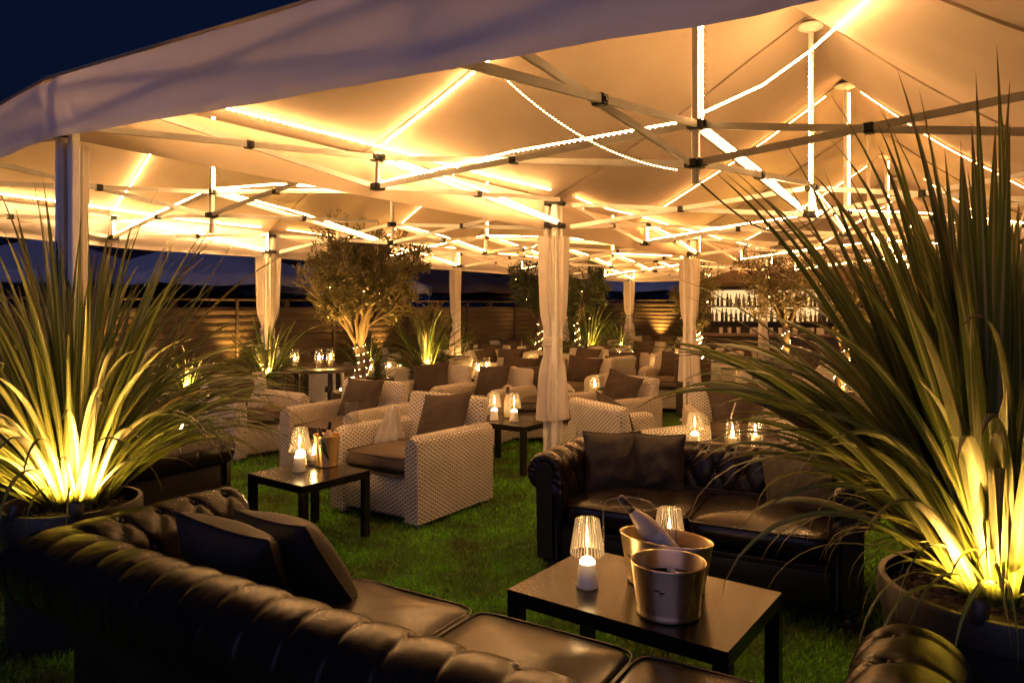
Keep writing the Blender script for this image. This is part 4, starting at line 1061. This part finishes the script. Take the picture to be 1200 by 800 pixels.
uplight(OT.x-.36,OT.y-.26,.50,'second uplight at the left foot of the olive tree',(OT.x-.10,OT.y,1.9),44,70)
# tall square planter with lit sapling
def square_planter(x,y,w,h,rz,label):
    o=empty('square_planter',(x,y,0),rz,label,'planter')
    a=MB(); a.rbox((0,0,h*.29),(w*.93,w*.93,h*.58),.01,1); a.build('lower_box',M['potbrown'],o)
    b=MB(); t=h*.42
    for dx,dy,sx,sy in((0,1,1,0),(0,-1,1,0),(1,0,0,1),(-1,0,0,1)):
        b.rbox((dx*(w/2-.015),dy*(w/2-.015),h*.58+t/2),(w if sx else .03,w-.062 if sy else .03,t),.005,1)
    b.build('upper_box',M['potbrown'],o)
    s=MB(); s.box((0,0,h*.58+t*.45),(w-.064,w-.064,t*.86)); s.build('soil',M['soil'],o)
SP=at(823,488); square_planter(SP.x,SP.y+.25,.52,.80,R(-31),'tall square brown planter with a lit sapling')
tree(SP.x,SP.y+.25,.76,.42,1.05,.36,'slim lit sapling in the tall square planter',8,leaf='oliveleaf',nb=5,dens=.55,trunk_r=.035,fairy=40,crown_dots=10,fs=.008)
uplight(SP.x+.1,SP.y+.1,.80,'uplight in the tall square planter',(SP.x,SP.y+.25,1.7),9,90)
for (px,yy,th,ch,cr,lb,sd,wt) in[(632,12.8,1.0,1.3,.55,'bushy lit tree left of the middle curtain',14,12),(676,14.4,.9,1.4,.6,'bushy lit tree right of the middle curtain',15,12),(921,9.4,1.0,1.15,.70,'bare branched tree with twin lit trunks before the bar',16,14),(987,8.2,.85,1.1,.65,'lit tree behind the right plant leaves',17,12),(503,10.9,.75,.5,.3,'thin lit sapling beside the spiky potted plant',18,3),(1085,8.8,.9,1.2,.7,'tree hidden deep behind the right plant',19,8)]:
    p=aty(px,yy); round_pot(p.x,p.y,.24,.34,'the planter of the '+lb,'pot')
    tree(p.x,p.y,.32,th,ch,cr,lb,sd,leaf='leafdark' if sd in(14,15) else 'oliveleaf',nb=6 if sd!=18 else 4,dens=.9 if sd in(14,15) else (.40 if sd==16 else .6),trunk_r=.045 if sd!=18 else .025,fairy=40 if sd!=18 else 26,crown_dots=8 if sd!=18 else 0,fs=.005,lsize=1.25 if sd in(14,15) else 1)
    uplight(p.x+.05,p.y-.16,.34,'uplight under the '+lb,(p.x,p.y,1.6),wt*3.5,85)
# ------------------------------------------------------------------ fence
def make_panel(w,h,label,p,rz,seed):
    o=empty('fence_panel',p,rz,label,'fence','slatted timber fence panels')
    random.seed(seed)
    s=MB(); pitch=.105; n=int(h/pitch)
    for i in range(n):
        z=.06+pitch*i; P=[]; wb=random.uniform(-.006,.006)
        for k in range(13):
            x=w*k/12; dz=.006*noise.noise(Vector((x*2,i,seed)))+wb
            P.append([Vector((x,-.030,z+dz)),Vector((x,-.034,z+.006+dz)),Vector((x,-.036,z+.05+dz)),Vector((x,-.022,z+.098+dz)),Vector((x,-.010,z+.104+dz)),Vector((x,-.010,z+dz)),Vector((x,-.030,z+dz))])
        s.grid(P)
    s.build('boards',M['fence'],o)
    for x in(0,w/2,w):
        q=MB(); q.rbox((x,-.060 if x==w/2 else .02,h/2+.04),(.04 if x==w/2 else .08,.03 if x==w/2 else .08,h+.08),.006,1); q.build('post',M['post'],o)
    t=MB(); t.rbox((w/2,-.012,h+.075),(w,.07,.03),.006,1); t.build('cap_rail',M['post'],o)
    return o
FP=p3+Vector((-.857,.515,0))*1.2
W=1.85; ang=math.atan2(b_.y,b_.x)
ORD=['first','second','third','fourth','fifth','sixth','seventh','eighth','ninth','tenth','eleventh']
for i in range(9):
    p=FP+b_*(-4.2+W*i)
    make_panel(W,1.56,'slatted timber fence panel along the left side, %s from the left planter'%ORD[i],p,ang,i)
BP=FP+b_*(-4.2+W*9)+Vector((0,0,0)); ra=math.atan2(a_.y,a_.x)
for i in range(6):
    p=BP+a_*(W*i)
    make_panel(W,1.62,'slatted timber back fence panel, %s from the corner'%ORD[i],p,ra,20+i)
def fence_light(t,lab,watts=9,line='L'):
    if line=='L': p=FP+b_*t-Vector((-.857,.515,0))*.27
    else: p=BP+a_*t-b_*.27
    aim=p+Vector((0,0,1.3))+(Vector((-.857,.515,0)) if line=='L' else b_)*.10
    uplight(p.x,p.y,.42,lab,aim,watts*5.5,68)
    st=MB(); st.rbox((0,0,.2),(.05,.05,.4),.006,1); o=st.build('stake',M['post'],None); o.location=(p.x,p.y,0); tag(o,'short dark stake under the '+lab,'stake','stakes of the fence uplights')
fence_light(-1.6,'fence uplight washing the boards left of the left curtain',14)
fence_light(.35,'fence uplight near the left curtain',9)
fence_light(3.4,'fence uplight behind the olive tree crown',12)
fence_light(6.75,'fence uplight below the boards in the middle',16)
fence_light(1.75,'fence uplight on the back fence left of the bar',20,'B')
fence_light(-3.9,'fence uplight hidden behind the left plant',9)
# ------------------------------------------------------------------ bar
BO=Vector((4.25,15.6,0))
bar=empty('bar_counter',(BO.x,BO.y,0),R(-14),'dark bar counter with a pale top below the bottle shelves','bar')
q=MB(); q.rbox((1.7,-.9,.48),(3.6,.5,.92),.01,1); q.build('counter_front',M['darkwood'],bar)
q=MB(); q.rbox((1.7,-.92,.965),(3.7,.62,.05),.008,1); q.build('counter_top',M['counter'],bar)
for i in range(5):
    q=MB(); q.rbox((.12+.79*i,-1.16,.48),(.06,.03,.86),.005,1); q.build('front_batten',M['darkwood'],bar)
sh=empty('back_bar',(BO.x,BO.y,0),R(-14),'lit bottle shelves with two bright bays behind the bar','shelf')
q=MB(); q.box((1.7,.17,1.0),(3.6,.04,2.0)); q.build('back_board',M['darkwood'],sh)
for i in range(3):
    q=MB(); q.box((.55+1.15*i,.14,1.55),(1.03,.012,.66)); q.build('lit_panel',M['barglow'],sh)
for z in(1.20,1.53):
    q=MB(); q.box((1.7,.0,z),(3.6,.26,.03)); q.build('shelf_board',M['darkwood'],sh)
for i in range(4):
    q=MB(); q.box((-.025+1.15*i,.0,1.0),(.09,.29,2.0)); q.build('upright',M['darkwood'],sh)
q=MB(); q.box((1.7,-.0,1.93),(3.7,.36,.08)); q.build('top_board',M['darkwood'],sh)
def make_bottle(m,sl=1):
    b=MB(); b.lathe([(.0004,0),(.036,0),(.038,.01),(.038,.17*sl),(.03,.20*sl),(.014,.225*sl),(.0135,.29),(.0165,.295),(.0004,.305)],10); o=b.build('bar_bottle',M[m],None,smooth=True); return o
protos=[make_bottle('glass_green'),make_bottle('glass_amber',.9),make_bottle('glass_pale',1.05)]; used=set(); random.seed(5)
rotB=Matrix.Rotation(R(-14),3,'Z'); nm=['dark green bottle','amber bottle','pale clear bottle']
for lvl,z in enumerate((1.215,1.545)):
    for i in range(38):
        k=random.choice([0,0,1,1,2]); x=.07+3.42*i/37+random.uniform(-.02,.02)
        if abs((x+.025)%1.15)<.08 or abs((x+.025)%1.15)>1.07: continue
        o=protos[k] if k not in used else protos[k].copy()
        if k in used: C.objects.link(o)
        used.add(k); p=BO+rotB@Vector((x,-.03,0)); o.location=(p.x,p.y,z); s=random.uniform(.75,.95); o.scale=(s,s,s)
        tag(o,nm[k]+(' on the upper lit bar shelf' if lvl else ' on the lower lit bar shelf'),'bottle',nm[k]+(' upper shelf' if lvl else ' lower shelf'))
def make_glass():
    g=MB(); g.open_lathe([(.03,.0),(.032,.01),(.038,.12)],12); return g.build('bar_glass',M['white'],None,smooth=True)
gp=make_glass()
for i in range(16):
    o=gp if i==0 else gp.copy()
    if i: C.objects.link(o)
    x=random.uniform(.2,3.2); p=BO+rotB@Vector((x,-.92+random.uniform(-.12,.12),0)); o.location=(p.x,p.y,.99); tag(o,'glass standing on the bar counter','glass','glasses on the bar counter')
# pitched brown awning over the bar
aw=empty('bar_awning',(BO.x,BO.y,0),R(-14),'brown pitched awning roof over the bottle shelves','awning')
q=MB(); x0,x1=-.3,3.7
q.add([(x0,-.5,2.02),(x1,-.5,2.02),(x1,.9,2.02),(x0,.9,2.02),(x0+1.0,.2,2.40),(x1-1.0,.2,2.40),(x0,-.5,1.95),(x1,-.5,1.95),(x1,.9,1.95),(x0,.9,1.95)],[(0,1,5,4),(1,2,5),(2,3,4,5),(3,0,4),(6,7,1,0),(7,8,2,1),(8,9,3,2),(9,6,0,3)]); q.build('awning_cloth',M['umbrella_brown'],aw)
for x in(x0+.05,x1-.05):
    q=MB(); q.box((x,.85,.98),(.06,.06,1.94)); q.build('post',M['darkwood'],aw)
# ------------------------------------------------------------------ beyond the fence
def parasol(x,y,r,h,label,m='umbrella',tilt=0):
    o=empty('parasol',(x,y,0),random.uniform(0,1),label,'parasol','parasols beyond the fence') 
    c=MB(); rows=[]
    for i in range(13):
        t=i/12; row=[]
        for j in range(49):
            a=2*PI*j/48; sc=1-.06*abs(math.sin(4*a))*t
            row.append(Vector((max(.01,r*t)*sc*math.cos(a),max(.01,r*t)*sc*math.sin(a),h-.32*r*t**1.15-.05*abs(math.sin(4*a))*t)))
        rows.append(row)
    rows.append([p-Vector((0,0,.16)) for p in rows[-1]])
    c.grid(rows); c.build('canopy',M[m],o,smooth=True)
    p=MB(); p.tube([(0,0,0),(0,0,h+.08)],.03,8); p.build('pole',M['darkwood'],o)
parasol(-5.6,13.4,2.1,2.75,'pale blue grey parasol beyond the fence at left')
parasol(-3.6,15.2,2.0,2.6,'pale parasol beyond the fence behind the left curtain')
parasol(-7.8,12.2,1.9,2.7,'pale parasol at the far left beyond the fence')
parasol(-1.9,19.2,2.2,2.75,'brown parasol beyond the fence behind the olive tree','umbrella_brown')
parasol(.5,20.5,2.2,2.6,'brown parasol above the lit middle fence','umbrella_brown')
parasol(4.3,24.5,2.4,2.95,'pale parasol beyond the back fence')
parasol(8.5,23.5,2.4,2.9,'pale parasol behind the bar awning')
# dark shed and hedge trees behind
sd=empty('shed',(-7.6,16.5,0),R(57),'dark low shed beyond the fence at left','shed')
q=MB(); q.box((0,0,1.2),(4.5,3,2.4)); q.build('wall',M['silhouette'],sd)
q=MB(); q.add([(-2.4,-1.7,2.4),(2.4,-1.7,2.4),(2.4,1.7,2.4),(-2.4,1.7,2.4),(-2.4,0,3.2),(2.4,0,3.2)],[(0,1,5,4),(2,3,4,5),(1,2,5),(3,0,4),(3,2,1,0)]); q.build('roof',M['roofdark'],sd)
def darktree(x,y,h,r,label,seed):
    random.seed(seed); o=empty('background_tree',(x,y,0),0,label,'tree','dark trees beyond the fence')
    t=MB(); t.tube([(0,0,0),(.1,0,h*.3),(0,.1,h*.6)],[.16,.12,.05],8); t.build('trunk',M['silhouette'],o)
    c=MB()
    for i in range(2600):
        u=Vector((random.gauss(0,1),random.gauss(0,1),random.gauss(0,1))).normalized(); k=random.uniform(.35,1)*(1+.35*noise.noise(u*2.2+Vector((seed,0,0))))
        p=Vector((u.x*r*k,u.y*r*k,h*.62+u.z*h*.36*k)); leaf_quads(c,p,Vector((random.gauss(0,1),random.gauss(0,1),random.gauss(0,1))),random.uniform(.12,.3),.12)
    c.build('crown',M['silhouette'],o)
for i,(x,y,h,r,l) in enumerate([(-13,21,3.9,2.6,'dark tree beyond the shed at far left'),(-6.0,26,3.6,2.6,'dark tree behind the pale parasols'),(-1,30,4.0,3,'dark tree far behind the lit middle fence'),(6,33,4.2,3.2,'dark tree far behind the back fence'),(15,30,4.5,3.5,'dark tree behind the bar at right')]): darktree(x,y,h,r,l,50+i)
